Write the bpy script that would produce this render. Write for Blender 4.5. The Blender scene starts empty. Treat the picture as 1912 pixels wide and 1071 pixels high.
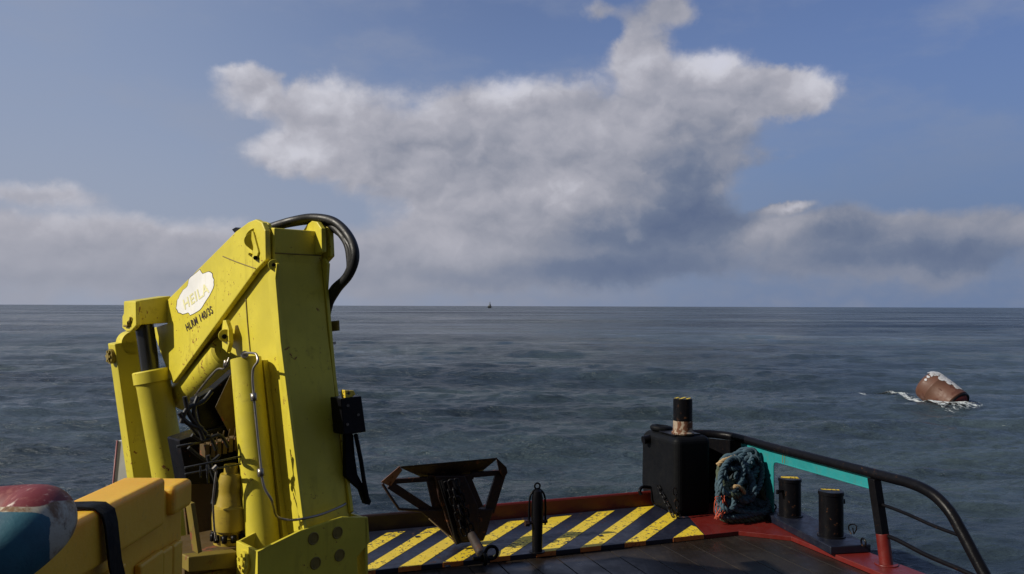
import bpy, math, random
import numpy as np
from mathutils import Vector as V, Matrix
random.seed(7)
R_ = math.radians
sc = bpy.context.scene
C = sc.collection

# ------------------------------------------------------------------ camera
F = 1500.0
pitch = math.atan(35.5 / F); roll = R_(0.18)
CAM = V((0, 0, 3.0))
fw = V((0, math.cos(pitch), math.sin(pitch)))
u0 = V((0, -math.sin(pitch), math.cos(pitch)))
rt = V((1, 0, 0)) * math.cos(roll) + u0 * math.sin(roll)
up = V((1, 0, 0)) * -math.sin(roll) + u0 * math.cos(roll)
cd = bpy.data.cameras.new('camera'); cam = bpy.data.objects.new('camera', cd); C.objects.link(cam)
cam.matrix_world = Matrix(((rt.x, up.x, -fw.x, CAM.x), (rt.y, up.y, -fw.y, CAM.y), (rt.z, up.z, -fw.z, CAM.z), (0, 0, 0, 1)))
cd.sensor_width = 36; cd.lens = 36 * F / 1912; cd.clip_end = 60000; cd.clip_start = 0.05
sc.camera = cam
sc.view_settings.view_transform = 'Standard'; sc.view_settings.look = 'None'
sc.view_settings.exposure = 0.0; sc.view_settings.gamma = 1

# ------------------------------------------------------------------ sun + sky
SUN_EL = R_(33); sx, sy = -0.95, -0.32
SUN_AZ = math.atan2(sx, sy)
sdir = V((math.sin(SUN_AZ) * math.cos(SUN_EL), math.cos(SUN_AZ) * math.cos(SUN_EL), math.sin(SUN_EL)))
sl = bpy.data.lights.new('sun', 'SUN'); so = bpy.data.objects.new('sun', sl); C.objects.link(so)
so.rotation_euler = sdir.to_track_quat('Z', 'Y').to_euler(); so.location = (-20, -8, 20)
sl.energy = 4.6; sl.angle = R_(0.53); sl.color = (1.0, 0.93, 0.8)

w = bpy.data.worlds.new('World'); sc.world = w; w.use_nodes = True
nt = w.node_tree; nt.nodes.clear()

class N:
    """tiny node helper"""
    def __init__(s, t): s.t = t; s.L = t.links
    def put(s, inp, v):
        if v is None: return
        if isinstance(v, bpy.types.NodeSocket): s.L.new(v, inp)
        else: inp.default_value = v
    def new(s, ty, **k):
        n = s.t.nodes.new(ty)
        for a, b in k.items(): setattr(n, a, b)
        return n
    def m(s, op, a, b=None, c=None, clamp=False):
        n = s.new('ShaderNodeMath', operation=op, use_clamp=clamp)
        s.put(n.inputs[0], a); s.put(n.inputs[1], b)
        if c is not None: s.put(n.inputs[2], c)
        return n.outputs[0]
    def vm(s, op, a, b=None, sc_=None):
        n = s.new('ShaderNodeVectorMath', operation=op)
        s.put(n.inputs[0], a); s.put(n.inputs[1], b)
        if sc_ is not None: s.put(n.inputs['Scale'], sc_)
        return n.outputs['Value'] if op in ('LENGTH', 'DOT_PRODUCT') else n.outputs[0]
    def noise(s, v, scale, detail=4, rough=.5, dist=0, col=False, dim='3D'):
        n = s.new('ShaderNodeTexNoise', noise_dimensions=dim)
        s.put(n.inputs['Vector'], v); n.inputs['Scale'].default_value = scale
        n.inputs['Detail'].default_value = detail; n.inputs['Roughness'].default_value = rough
        n.inputs['Distortion'].default_value = dist
        return n.outputs['Color' if col else 'Fac']
    def ss(s, x, a, b, c=0., d=1., smooth=True):
        n = s.new('ShaderNodeMapRange', interpolation_type='SMOOTHSTEP' if smooth else 'LINEAR')
        s.put(n.inputs['Value'], x); n.inputs['From Min'].default_value = a; n.inputs['From Max'].default_value = b
        n.inputs['To Min'].default_value = c; n.inputs['To Max'].default_value = d
        return n.outputs[0]
    def mix(s, f, a, b, mode='MIX'):
        n = s.new('ShaderNodeMix', data_type='RGBA', blend_type=mode)
        s.put(n.inputs[0], f); s.put(n.inputs[6], a if not isinstance(a, tuple) else (*a[:3], 1)); s.put(n.inputs[7], b if not isinstance(b, tuple) else (*b[:3], 1))
        return n.outputs[2]

def lin(r, g, b): return tuple(((x / 255 + .055) / 1.055) ** 2.4 if x > 10 else x / 255 / 12.92 for x in (r, g, b))
def ray(px, py): return fw + rt * ((px - 956) / F) + up * ((535.5 - py) / F)
def azel(px, py):
    d = ray(px, py).normalized(); return math.atan2(d.x, d.y), math.asin(d.z)

g = N(nt)
out = g.new('ShaderNodeOutputWorld'); bg = g.new('ShaderNodeBackground')
bg.inputs['Strength'].default_value = 0.075
g.L.new(bg.outputs[0], out.inputs[0])
sky = g.new('ShaderNodeTexSky', sky_type='NISHITA', sun_disc=False, sun_elevation=SUN_EL, sun_rotation=SUN_AZ)
sky.altitude = 0; sky.air_density = 1.0; sky.dust_density = 0.6; sky.ozone_density = 2.0
tc = g.new('ShaderNodeTexCoord'); D = tc.outputs['Generated']
sep = g.new('ShaderNodeSeparateXYZ'); g.L.new(D, sep.inputs[0])
az = g.m('ARCTAN2', sep.outputs[0], sep.outputs[1]); el = g.m('ARCSINE', sep.outputs[2])
cmb = g.new('ShaderNodeCombineXYZ'); g.L.new(az, cmb.inputs[0]); g.L.new(el, cmb.inputs[1]); PP = cmb.outputs[0]
wn1 = g.vm('SCALE', g.vm('SUBTRACT', g.noise(D, 5, 6, .6, col=True), (.5, .5, .5)), sc_=.10)
wn2 = g.vm('SCALE', g.vm('SUBTRACT', g.noise(D, 17, 6, .62, col=True), (.5, .5, .5)), sc_=.045)
wn3 = g.vm('MULTIPLY', wn1, (1, .55, 0)); wn4 = g.vm('MULTIPLY', wn2, (1, .8, 0))
PW = g.vm('ADD', PP, g.vm('ADD', wn3, wn4))
def blobs(lst, base=PW):
    acc = None
    for (px, py, rx, ry, wt) in lst:
        a, e = azel(px, py)
        q = g.vm('MULTIPLY', g.vm('SUBTRACT', base, (a, e, 0)), (F / rx, F / ry, 0))
        v = g.ss(g.vm('LENGTH', q), 0.0, 1.45, wt, 0.0)
        acc = v if acc is None else g.m('ADD', acc, v)
    return acc
dens_b = blobs([(445,234,75,13,-.5),(545,170,14,45,-.35),(700,345,60,10,-.2),(1150,62,30,24,-.35),(1110,25,45,28,.4),(1275,5,50,30,.45),(1500,335,110,28,-.3),(420,330,60,30,-.3),
 (430,128,75,20,.55),(485,175,95,52,.95),(590,260,150,70,.35),(1185,95,70,50,.45),(900,470,260,60,.3),(620,190,100,62,1.),(560,285,125,50,.95),(700,310,150,80,.9),
 (800,225,130,80,.95),(960,245,140,110,1.2),(1000,400,210,110,1.1),(1150,235,160,120,1.2),(1300,180,120,90,1.),(1330,150,90,70,.6),
 (1490,165,95,45,1.15),(1420,190,110,60,.6),(1220,360,170,120,1.2),(850,360,200,90,.8),(1110,465,220,55,.9),(1270,440,110,70,.6),(1350,300,120,60,.6),
 (1195,70,50,75,.55),(1130,25,60,35,.5),(1240,10,60,45,.55),(480,15,40,25,.25),(270,45,60,14,.2),
 (50,350,120,24,.75),(100,412,300,45,.42),(370,432,230,42,.36),(60,480,300,70,.42),(400,500,320,60,.36),(390,268,45,18,.4),(760,470,170,70,.55),(930,480,170,60,.6),
 (1610,430,110,55,1.),(1475,385,60,13,.9),(1430,425,90,40,.8),(1720,470,120,45,.8),(1850,420,120,42,.75),(1550,490,180,30,.5),(1500,285,110,22,.35),(1680,330,120,40,.25)])
lowv = g.ss(el, 0.135, 0.05, 0, .62)              # broken grey bank low over the sea
fb = g.noise(g.vm('MULTIPLY', D, (1, 1, 2.2)), 6.5, 9, .6)
fb2 = g.noise(g.vm('MULTIPLY', D, (1, 1, 1.6)), 26, 6, .6)
def billow(v, off=None):
    q_ = g.vm('ADD', g.vm('MULTIPLY', v, (1, 1, 1.35)), wn2)
    if off: q_ = g.vm('ADD', q_, off)
    a_ = g.m('ABSOLUTE', g.m('SUBTRACT', g.noise(q_, 10, 1.5, .45), .5)); b_ = g.m('ABSOLUTE', g.m('SUBTRACT', g.noise(q_, 27, 3, .5), .5))
    return g.m('ADD', g.m('MULTIPLY', a_, 2.0), g.m('MULTIPLY', b_, .9))
bl0 = billow(D); bl1 = billow(D, (-.008, -.002, .016))
fbm = g.m('ADD', g.m('MULTIPLY', g.m('SUBTRACT', fb, .5), .9), g.m('MULTIPLY', g.m('SUBTRACT', bl0, .35), .42))
# a generic scatter of cloud for every direction outside the photographed one
away = g.ss(g.m('ABSOLUTE', az), .72, 1.0, 0, .5)
gen = g.m('MULTIPLY', g.ss(g.noise(g.vm('MULTIPLY', D, (1, 1, 2)), 2.1, 7, .55), .48, .62), away)
dsum = g.m('ADD', g.m('ADD', g.m('ADD', dens_b, lowv), fbm), gen)
dens = g.ss(dsum, .28, .92)
# relief: difference of noise along the light gives billows a lit side
L0 = g.vm('ADD', g.vm('MULTIPLY', D, (1, 1, 1.5)), (-.014, -.003, .022))
n_a = g.noise(g.vm('ADD', g.vm('MULTIPLY', D, (1, 1, 1.5)), wn2), 9.5, 5, .48); n_b = g.noise(g.vm('ADD', L0, wn2), 9.5, 5, .48)
relief = g.m('MULTIPLY', g.m('ADD', g.m('MULTIPLY', g.m('SUBTRACT', n_a, n_b), .45), g.m('MULTIPLY', g.m('SUBTRACT', bl0, bl1), .30)), g.ss(el, .01, .15, .25, 1.))
lite = blobs([(100,400,220,40,.10),(390,405,150,26,.14),(45,338,90,14,.12),(840,470,160,40,.08),(700,400,120,50,.06),(1300,105,75,32,.26),(1345,115,60,30,.2),(1530,150,60,45,.28),(1400,150,90,50,.12),(620,175,90,45,.22),(930,175,70,35,.30),(1030,160,90,30,.2),(1180,130,90,50,.18),
 (520,270,80,35,.2),(480,195,60,30,.16),(430,128,70,20,.14),(1490,385,50,11,.34),(1060,355,60,32,.18),(1100,260,140,60,.07),(780,190,90,30,.1),(580,285,60,22,.12),(820,440,70,40,.08),(1190,430,22,16,.14),(1420,430,70,30,.10)])
dark = blobs([(1250,430,150,60,.26),(1340,270,150,50,.22),(1290,360,120,50,.14),(1150,440,140,40,.10),(1180,500,200,28,.22),(1610,440,100,50,.24),(1750,475,80,24,.16),(1560,495,150,25,.08),(1350,380,120,50,.16),(1000,300,190,45,.10),
 (760,290,90,30,.10),(930,520,300,20,.1),(300,520,200,20,.04),(1470,245,90,20,.12),(1240,310,80,50,.1),(1100,490,90,25,.1),(700,330,60,22,.06),(1850,470,110,30,.14)])
bri = g.m('ADD', g.m('SUBTRACT', g.m('ADD', lite, .50), dark), relief)
azl = g.ss(az, -.5, .4, .10, -.03)
bri = g.m('ADD', bri, azl)
elk = g.ss(el, 0, .17, -.13, 0.)
bri = g.m('MAXIMUM', g.m('MINIMUM', g.m('ADD', bri, elk), 1.0), 0.0)
K = 1 / .075
def kc(c): return tuple(x * K for x in lin(*c))
ramp = g.new('ShaderNodeValToRGB'); g.L.new(bri, ramp.inputs[0])
cr = ramp.color_ramp
cr.elements[0].position = 0.0; cr.elements[0].color = (*lin(84, 99, 130), 1)
cr.elements[1].position = 1.0; cr.elements[1].color = (*lin(208, 209, 222), 1)
for p_, c_ in ((.22, (110, 121, 144)), (.42, (146, 149, 162)), (.60, (172, 172, 182)), (.8, (202, 202, 211))):
    e_ = cr.elements.new(p_); e_.color = (*lin(*c_), 1)
ccol = g.vm('SCALE', ramp.outputs[0], sc_=K)
SKYTINT = (1.08, 1.06, 1.30)
sk = g.mix(1.0, sky.outputs[0], SKYTINT, 'MULTIPLY')
sk = g.mix(g.ss(az, -.1, .6, 0, .5), sk, kc((74, 106, 164)))
sk = g.mix(g.ss(az, .05, -.60, 0, .75), sk, kc((142, 157, 184)))             # paler veil on the sun's side
veil = g.m('MULTIPLY', g.ss(g.noise(g.vm('ADD', g.vm('MULTIPLY', D, (1.2, 1.2, 3.2)), wn1), 3.2, 8, .6), .42, .70), .42)
sk = g.mix(g.m('ADD', veil, .10), sk, kc((146, 154, 174)))
hcol = g.mix(g.ss(az, -.55, .5), kc((152, 161, 180)), kc((104, 124, 158)))       # blue grey sea haze low in the sky
sk = g.mix(g.ss(el, .34, .03, 0, .93), sk, hcol)
backk = g.m('MULTIPLY', g.ss(g.m('ABSOLUTE', az), 1.25, 2.0), g.ss(el, 1.35, .8))      # unseen dark cloud bank added behind the viewpoint to cut sky fill
dens = g.m('MAXIMUM', dens, g.m('MULTIPLY', backk, .96)); ccol = g.mix(backk, ccol, g.mix(g.ss(n_a, .35, .65), kc((46, 52, 66)), kc((76, 82, 96))))
opac = g.m('MULTIPLY', dens, g.ss(el, 0.0, .10, .80, .95))
fin = g.mix(opac, sk, ccol)
g.L.new(fin, bg.inputs['Color'])

# ------------------------------------------------------------------ projection helpers (photo pixel -> point on a real plane)
def P(px, py, Y):
    d = ray(px, py); return CAM + d * ((Y - CAM.y) / d.y)
def G(px, py, z=0.0):
    d = ray(px, py); return CAM + d * ((z - CAM.z) / d.z)
def H(px, py, pt, n):
    d = ray(px, py); return CAM + d * ((pt - CAM).dot(n) / d.dot(n))

# ------------------------------------------------------------------ mesh building
WORG = {}
def frame(d):
    d = d.normalized(); a = V((0, 0, 1)) if abs(d.z) < .9 else V((1, 0, 0))
    x = d.cross(a).normalized(); return x, d.cross(x).normalized()
class MB:
    def __init__(s): s.v = []; s.f = []; s.sm = []; s.mi = []
    def add(s, vs, fs, smooth=False, mi=0):
        o = len(s.v); s.v += [V(p) for p in vs]
        for f in fs: s.f.append([i + o for i in f]); s.sm.append(smooth); s.mi.append(mi)
        return s
    def prism(s, pts, ext, mi=0):
        n = len(pts); ext = V(ext); a = [V(p) for p in pts]; b = [p + ext for p in a]
        s.add(a + b, [list(range(n)), list(range(2 * n - 1, n - 1, -1))] + [[i, i + n, (i + 1) % n + n, (i + 1) % n] for i in range(n)], mi=mi)
        return s
    def box(s, c, ax, ay, az_, mi=0):
        """corner c and three edge vectors"""
        c, ax, ay, az_ = V(c), V(ax), V(ay), V(az_)
        return s.prism([c, c + ax, c + ax + ay, c + ay], az_, mi)
    def cbox(s, c, hx, hy, hz, X=V((1, 0, 0)), Y=V((0, 1, 0)), Z=V((0, 0, 1)), mi=0):
        c = V(c); return s.box(c - X * hx - Y * hy - Z * hz, X * 2 * hx, Y * 2 * hy, Z * 2 * hz, mi)
    def tube(s, path, r, n=14, caps=True, closed=False, mi=0, ref=None):
        path = [V(p) for p in path]; m = len(path); rr = r if isinstance(r, (list, tuple)) else [r] * m
        vs = []; fs = []; x = None
        for i, p in enumerate(path):
            if closed: t = path[(i + 1) % m] - path[i - 1]
            else: t = path[min(i + 1, m - 1)] - path[max(i - 1, 0)]
            if t.length < 1e-9: t = V((0, 0, 1))
            t.normalize()
            if x is None: x, _ = frame(t)
            x = (x - t * x.dot(t)).normalized(); y = t.cross(x)
            for k in range(n):
                a = 2 * math.pi * k / n; vs.append(p + (x * math.cos(a) + y * math.sin(a)) * rr[i])
        for i in range(m if closed else m - 1):
            j = (i + 1) % m
            for k in range(n): fs.append([i * n + k, i * n + (k + 1) % n, j * n + (k + 1) % n, j * n + k])
        s.add(vs, fs, True, mi)
        if caps and not closed:
            s.add(vs[:n], [list(range(n - 1, -1, -1))], False, mi); s.add(vs[-n:], [list(range(n))], False, mi)
        return s
    def cyl(s, a, b, r, r2=None, n=28, mi=0): return s.tube([a, b], [r, r if r2 is None else r2], n, mi=mi)
    def lathe(s, base, axis, prof, n=32, mi=0):
        """prof: (height, radius) pairs; hard edges come from doubled points"""
        axis = V(axis).normalized(); base = V(base); x, y = frame(axis); vs = []; fs = []
        for (h, r) in prof:
            for k in range(n):
                a = 2 * math.pi * k / n; vs.append(base + axis * h + (x * math.cos(a) + y * math.sin(a)) * r)
        for i in range(len(prof) - 1):
            for k in range(n): fs.append([i * n + k, i * n + (k + 1) % n, (i + 1) * n + (k + 1) % n, (i + 1) * n + k])
        s.add(vs, fs, True, mi)
        s.add(vs[:n], [list(range(n - 1, -1, -1))], mi=mi); s.add(vs[-n:], [list(range(n))], mi=mi)
        return s
    def torus(s, c, nrm, R, r, n=24, m=10, a0=0, a1=2 * math.pi, mi=0):
        x, y = frame(V(nrm)); full = abs(a1 - a0 - 2 * math.pi) < 1e-6
        pts = [V(c) + (x * math.cos(a0 + (a1 - a0) * i / n) + y * math.sin(a0 + (a1 - a0) * i / n)) * R for i in range(n if full else n + 1)]
        return s.tube(pts, r, m, closed=full, mi=mi)
    def build(s, name, mats, parent=None, bevel=0, org=None, seg=2, auto=True):
        if not isinstance(mats, (list, tuple)): mats = [mats]
        if org is None:
            lo = V([min(p[i] for p in s.v) for i in range(3)]); hi = V([max(p[i] for p in s.v) for i in range(3)])
            org = (lo + hi) / 2 if parent is not None else V(((lo.x + hi.x) / 2, (lo.y + hi.y) / 2, lo.z))
        me = bpy.data.meshes.new(name); me.from_pydata([tuple(p - org) for p in s.v], [], s.f)
        for m_ in mats: me.materials.append(m_)
        me.polygons.foreach_set('use_smooth', s.sm); me.polygons.foreach_set('material_index', s.mi)
        import bmesh
        bm = bmesh.new(); bm.from_mesh(me); bmesh.ops.remove_doubles(bm, verts=bm.verts, dist=1e-5)
        bmesh.ops.recalc_face_normals(bm, faces=bm.faces)
        for e in bm.edges:
            if len(e.link_faces) == 2 and e.calc_face_angle(0) > R_(38): e.smooth = False
        bm.to_mesh(me); bm.free(); me.update()
        o = bpy.data.objects.new(name, me); C.objects.link(o)
        if parent is not None: o.parent = parent; o.location = org - WORG[parent.name]
        else: o.location = org
        WORG[o.name] = org.copy()
        if bevel:
            b = o.modifiers.new('bevel', 'BEVEL'); b.width = bevel; b.segments = seg; b.limit_method = 'ANGLE'; b.angle_limit = R_(40); b.harden_normals = False
        return o
def thing(name, label, cat, loc, group=None):
    o = bpy.data.objects.new(name, None); C.objects.link(o); o.location = loc; WORG[o.name] = V(loc)
    o.empty_display_size = .1; o['label'] = label; o['category'] = cat
    if group: o['group'] = group
    return o
def tag(o, label, cat, group=None):
    o['label'] = label; o['category'] = cat
    if group: o['group'] = group
    return o
def kind(o, k, label=None, cat=None):
    o['kind'] = k
    if label: o['label'] = label
    if cat: o['category'] = cat
    return o
def spline(pts, n=8):
    pts = [V(p) for p in pts]; q = [pts[0]] + pts + [pts[-1]]; r = []
    for i in range(1, len(q) - 2):
        a, b, c, d = q[i - 1:i + 3]
        for k in range(n):
            t = k / n
            r.append(.5 * ((2 * b) + (c - a) * t + (2 * a - 5 * b + 4 * c - d) * t * t + (3 * b - a - 3 * c + d) * t ** 3))
    r.append(pts[-1]); return r

# ------------------------------------------------------------------ materials
def mat(name):
    m_ = bpy.data.materials.new(name); m_.use_nodes = True; t = m_.node_tree; t.nodes.clear(); h = N(t)
    o = h.new('ShaderNodeOutputMaterial'); b = h.new('ShaderNodeBsdfPrincipled'); h.L.new(b.outputs[0], o.inputs[0])
    return m_, h, b, o
def paint(name, col, rough=.4, dirt=(.05, .035, .02), damt=.5, rust=None, ramt=.0, rscale=14, streak=True, bump=.15, spec=.5, metal=0, var=.12, coat=0, scale=1.0, edge=0.0):
    m_, h, b, o = mat(name)
    T = h.new('ShaderNodeTexCoord').outputs['Object']
    n1 = h.noise(T, 1.7 * scale, 6, .6); n2 = h.noise(T, 11 * scale, 8, .65); n3 = h.noise(T, 60 * scale, 4, .6)
    c = h.mix(h.ss(n1, .3, .7), tuple(x * (1 - var) for x in col), tuple(min(1, x * (1 + var)) for x in col))
    if streak:
        st = h.noise(h.vm('MULTIPLY', T, (14 * scale, 14 * scale, 1.1 * scale)), 1.0, 6, .6)
        f = h.m('MULTIPLY', h.ss(st, .50, .78), h.ss(n1, .38, .62)); c = h.mix(h.m('MULTIPLY', f, damt), c, dirt)
    f2 = h.m('MULTIPLY', h.ss(h.m('ADD', h.m('MULTIPLY', n2, .7), h.m('MULTIPLY', n1, .3)), .54, .72), damt); c = h.mix(f2, c, dirt)
    rv = h.ss(n2, .3, .75, rough * .8, min(1, rough * 1.35)); rr = rv
    if rust:
        rn = h.noise(T, rscale * scale, 9, .68, .4); k = h.ss(h.m('ADD', h.m('MULTIPLY', rn, .72), h.m('MULTIPLY', n1, .28)), .66 - ramt * .35, .69 - ramt * .35)
        rc = h.mix(n3, tuple(x * .45 for x in rust), tuple(min(1, x * 1.6) for x in rust))
        c = h.mix(k, c, rc); rr = h.m('MAXIMUM', rv, h.m('MULTIPLY', k, .85))
    if edge:
        pt = h.new('ShaderNodeNewGeometry').outputs['Pointiness']
        ek = h.m('MULTIPLY', h.ss(h.m('ADD', pt, h.m('MULTIPLY', h.m('SUBTRACT', n2, .5), .12)), .53, .60), edge); c = h.mix(ek, c, rust or dirt)
    h.L.new(c, b.inputs['Base Color']); h.L.new(rr, b.inputs['Roughness'])
    b.inputs['Metallic'].default_value = metal; b.inputs['Specular IOR Level'].default_value = spec
    if coat: b.inputs['Coat Weight'].default_value = coat; b.inputs['Coat Roughness'].default_value = .15
    bp = h.new('ShaderNodeBump'); bp.inputs['Strength'].default_value = bump; bp.inputs['Distance'].default_value = .01
    h.L.new(h.m('ADD', h.m('MULTIPLY', n2, .8), h.m('MULTIPLY', n3, .25)), bp.inputs['Height']); h.L.new(bp.outputs[0], b.inputs['Normal'])
    return m_
RUST = (.20, .06, .02)
M = {}
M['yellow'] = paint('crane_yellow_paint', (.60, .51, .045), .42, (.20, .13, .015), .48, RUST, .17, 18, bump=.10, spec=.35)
M['yellow_dull'] = paint('dull_yellow_paint', (.20, .145, .018), .55, (.04, .025, .01), .7, RUST, .2, 12)  # darkened for unlit inner parts; also the shade in the cradle dimples
M['yellow_stripe'] = paint('chipped_yellow_deck_paint', (.72, .52, .03), .5, (.05, .04, .03), .55, (.03, .03, .035), .35, 22, streak=False, bump=.3)
M['orange_edge'] = paint('orange_primer', (.55, .16, .03), .6, (.05, .02, .01), .7, RUST, .3)
M['navy'] = paint('navy_deck_paint', (.010, .012, .024), .40, (.02, .017, .014), .5, (.05, .02, .012), .22, 16, streak=False, bump=.3)
M['red'] = paint('red_deck_paint', (.12, .010, .007), .42, (.03, .012, .01), .7, (.06, .02, .01), .15, 12, streak=False, bump=.25)
M['teal'] = paint('teal_bulwark_paint', (.012, .21, .22), .5, (.06, .07, .03), .5, RUST, .06, 20)
M['black'] = paint('black_paint', (.0045, .0045, .006), .33, (.016, .012, .009), .6, (.07, .03, .015), .16, 16, bump=.4, spec=.12)
M['rubber'] = paint('black_rubber', (.005, .0055, .007), .55, (.012, .012, .012), .5, bump=.5, spec=.10)
M['rust'] = paint('dark_rusty_steel', (.022, .007, .005), .6, (.007, .006, .006), .7, (.16, .055, .022), .28, 10, bump=.6)
M['rust_sunlit'] = paint('sunlit_rusty_plate', (.20, .09, .055), .6, (.08, .03, .02), .7, (.10, .03, .015), .3, 12, bump=.5)  # paler rust: sunlight on one anchor plate put into the colour
M['rust_band'] = paint('rust_and_white_paint', (.30, .24, .18), .7, (.07, .03, .015), .9, (.12, .045, .02), .48, 7, bump=.7)
M['chrome'] = paint('hydraulic_steel', (.32, .29, .25), .38, (.10, .08, .05), .6, streak=False, metal=1, bump=.05)
M['rod'] = paint('dark_cylinder_rod', (.05, .05, .05), .22, (.02, .02, .02), .5, metal=.6, bump=.1)
M['hose'] = paint('black_hose_rubber', (.006, .006, .007), .5, (.04, .035, .03), .4, streak=False, bump=.3)
M['white'] = paint('worn_white_plate', (.80, .79, .76), .45, (.55, .50, .22), .35, bump=.1)
M['white_post'] = paint('white_steel_paint', (.62, .62, .58), .45, (.3, .22, .1), .6, RUST, .12)
M['fadeyel'] = paint('faded_yellow_lettering', (.78, .74, .38), .5, (.7, .66, .4), .4, streak=False, bump=.05)
M['letter'] = paint('black_lettering', (.035, .018, .014), .5, (.3, .22, .03), .35, streak=False, bump=.05)
M['red_edge'] = paint('faded_red_edge', (.28, .09, .09), .5)
M['buoy'] = paint('rusty_brown_buoy', (.10, .042, .024), .55, (.05, .02, .012), .8, (.07, .022, .012), .35, 2.2, scale=.6, bump=.4)
M['redorange'] = paint('wet_red_panel', (.25, .03, .02), .35, (.05, .01, .01), .6)
M['guano'] = paint('bird_droppings', (.42, .43, .46), .8, (.2, .19, .18), .5, streak=False, bump=.4)
M['rope'] = paint('blue_grey_rope', (.040, .080, .108), .85, (.03, .045, .05), .7, streak=False, bump=.6, scale=3, var=.35)
M['rope2'] = paint('green_grey_rope', (.06, .08, .05), .85, (.04, .05, .05), .7, streak=False, bump=.6, scale=3, var=.3)
M['motor'] = paint('greasy_yellow_casting', (.36, .26, .025), .45, (.05, .03, .01), .7, RUST, .1, 12)
M['brown'] = paint('grimy_shaded_yellow_steel', (.09, .055, .014), .6, (.02, .012, .006), .7, RUST, .2, 12)  # grime plus the shade inside the crane, put into the colour
M['blackred'] = paint('near_black_red_paint', (.018, .006, .005), .5, (.01, .008, .006), .6, streak=False)
M['ropedark'] = paint('shaded_rope_core', (.02, .03, .034), .9, streak=False, bump=1)
M['twine'] = paint('orange_red_twine', (.50, .085, .04), .8, streak=False)
M['tan'] = paint('tan_rope', (.35, .24, .12), .85, streak=False)
M['hull_red'] = M['red']
# orange plastic, slightly translucent
m_, h, b, o = mat('orange_yellow_plastic')
T = h.new('ShaderNodeTexCoord').outputs['Object']; n1 = h.noise(T, 3, 6, .6); n2 = h.noise(T, 25, 6, .7)
c = h.mix(h.ss(n1, .3, .7), (.74, .38, .018), (.78, .44, .03)); c = h.mix(h.m('MULTIPLY', h.ss(n2, .55, .75), .35), c, (.30, .14, .04))
h.L.new(c, b.inputs['Base Color']); b.inputs['Roughness'].default_value = .5
b.inputs['Subsurface Weight'].default_value = .35; b.inputs['Subsurface Radius'].default_value = (.10, .05, .01); b.inputs['Subsurface Scale'].default_value = .6
bp = h.new('ShaderNodeBump'); bp.inputs['Strength'].default_value = .25; bp.inputs['Distance'].default_value = .01; h.L.new(n2, bp.inputs['Height']); h.L.new(bp.outputs[0], b.inputs['Normal'])
M['plastic'] = m_
# deck wood: dark wet planks
m_, h, b, o = mat('dark_wet_deck_planks')
T = h.new('ShaderNodeTexCoord').outputs['Object']; isl = h.new('ShaderNodeNewGeometry').outputs['Random Per Island']
gr = h.noise(h.vm('MULTIPLY', T, (30, 1.3, 5)), 1, 8, .65); n1 = h.noise(T, .8, 5, .6); n2 = h.noise(T, 9, 8, .65)
c = h.mix(gr, (.008, .006, .005), (.030, .022, .016)); c = h.mix(h.m('MULTIPLY', isl, .6), c, (.013, .010, .008)); c = h.mix(h.ss(n2, .5, .75), c, (.034, .025, .017))
h.L.new(c, b.inputs['Base Color']); h.L.new(h.ss(n1, .35, .65, .22, .6), b.inputs['Roughness']); b.inputs['Specular IOR Level'].default_value = .4
bp = h.new('ShaderNodeBump'); bp.inputs['Strength'].default_value = .5; bp.inputs['Distance'].default_value = .006; h.L.new(h.m('ADD', gr, n2), bp.inputs['Height']); h.L.new(bp.outputs[0], b.inputs['Normal'])
M['wood'] = m_
# fender skin: red, white and blue worn bands laid along the tube (attribute 'band')
m_, h, b, o = mat('worn_red_white_blue_skin')
T = h.new('ShaderNodeTexCoord').outputs['Object']; at = h.new('ShaderNodeAttribute'); at.attribute_name = 'band'; A = at.outputs['Fac']
n1 = h.noise(T, 9, 9, .7, .35); n2 = h.noise(T, 30, 8, .7); n3 = h.noise(T, 4, 6, .6)
aa = h.m('ADD', A, h.m('MULTIPLY', h.m('SUBTRACT', n1, .5), .12))
red = h.mix(h.ss(n2, .5, .66), (.13, .006, .009), (.20, .05, .04)); red = h.mix(h.ss(n1, .56, .68), red, (.60, .50, .44))
wh = h.mix(h.ss(n1, .45, .62), (.40, .37, .28), (.15, .07, .02)); wh = h.mix(h.ss(n2, .58, .68), wh, (.04, .025, .02))
bl = h.mix(h.ss(n3, .35, .7), (.006, .045, .078), (.02, .12, .16))
c = h.mix(h.ss(aa, .44, .47), red, wh); c = h.mix(h.ss(aa, .635, .65), c, bl)
h.L.new(c, b.inputs['Base Color']); b.inputs['Roughness'].default_value = .62
bp = h.new('ShaderNodeBump'); bp.inputs['Strength'].default_value = .4; bp.inputs['Distance'].default_value = .01; h.L.new(n1, bp.inputs['Height']); h.L.new(bp.outputs[0], b.inputs['Normal'])
M['fender'] = m_
# sea water
m_, h, b, o = mat('sea_water')
geo = h.new('ShaderNodeNewGeometry').outputs['Position']
lw = h.noise(h.vm('MULTIPLY', geo, (1, 1.4, 0)), .035, 4, .55)
wp_ = h.noise(h.vm('MULTIPLY', geo, (.42, 1.0, 0)), .012, 15, .80, .3)          # wind patches at every size, also the mask for painted reflection tones
wk = h.ss(wp_, .36, .64)
c = h.mix(h.ss(lw, .35, .65), (.060, .088, .112), (.072, .102, .104)); c = h.mix(wk, (.010, .018, .028), c)  # dark and pale wave-face reflections put into the base colour
h.L.new(c, b.inputs['Base Color']); b.inputs['IOR'].default_value = 1.333
dist = h.vm('LENGTH', geo); h.L.new(h.m('ADD', h.ss(dist, 15, 900, .06, .14, False), h.ss(wk, 0, 1, .22, 0)), b.inputs['Roughness'])
ww = h.vm('MULTIPLY', geo, (.48, 1.45, 1))
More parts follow.
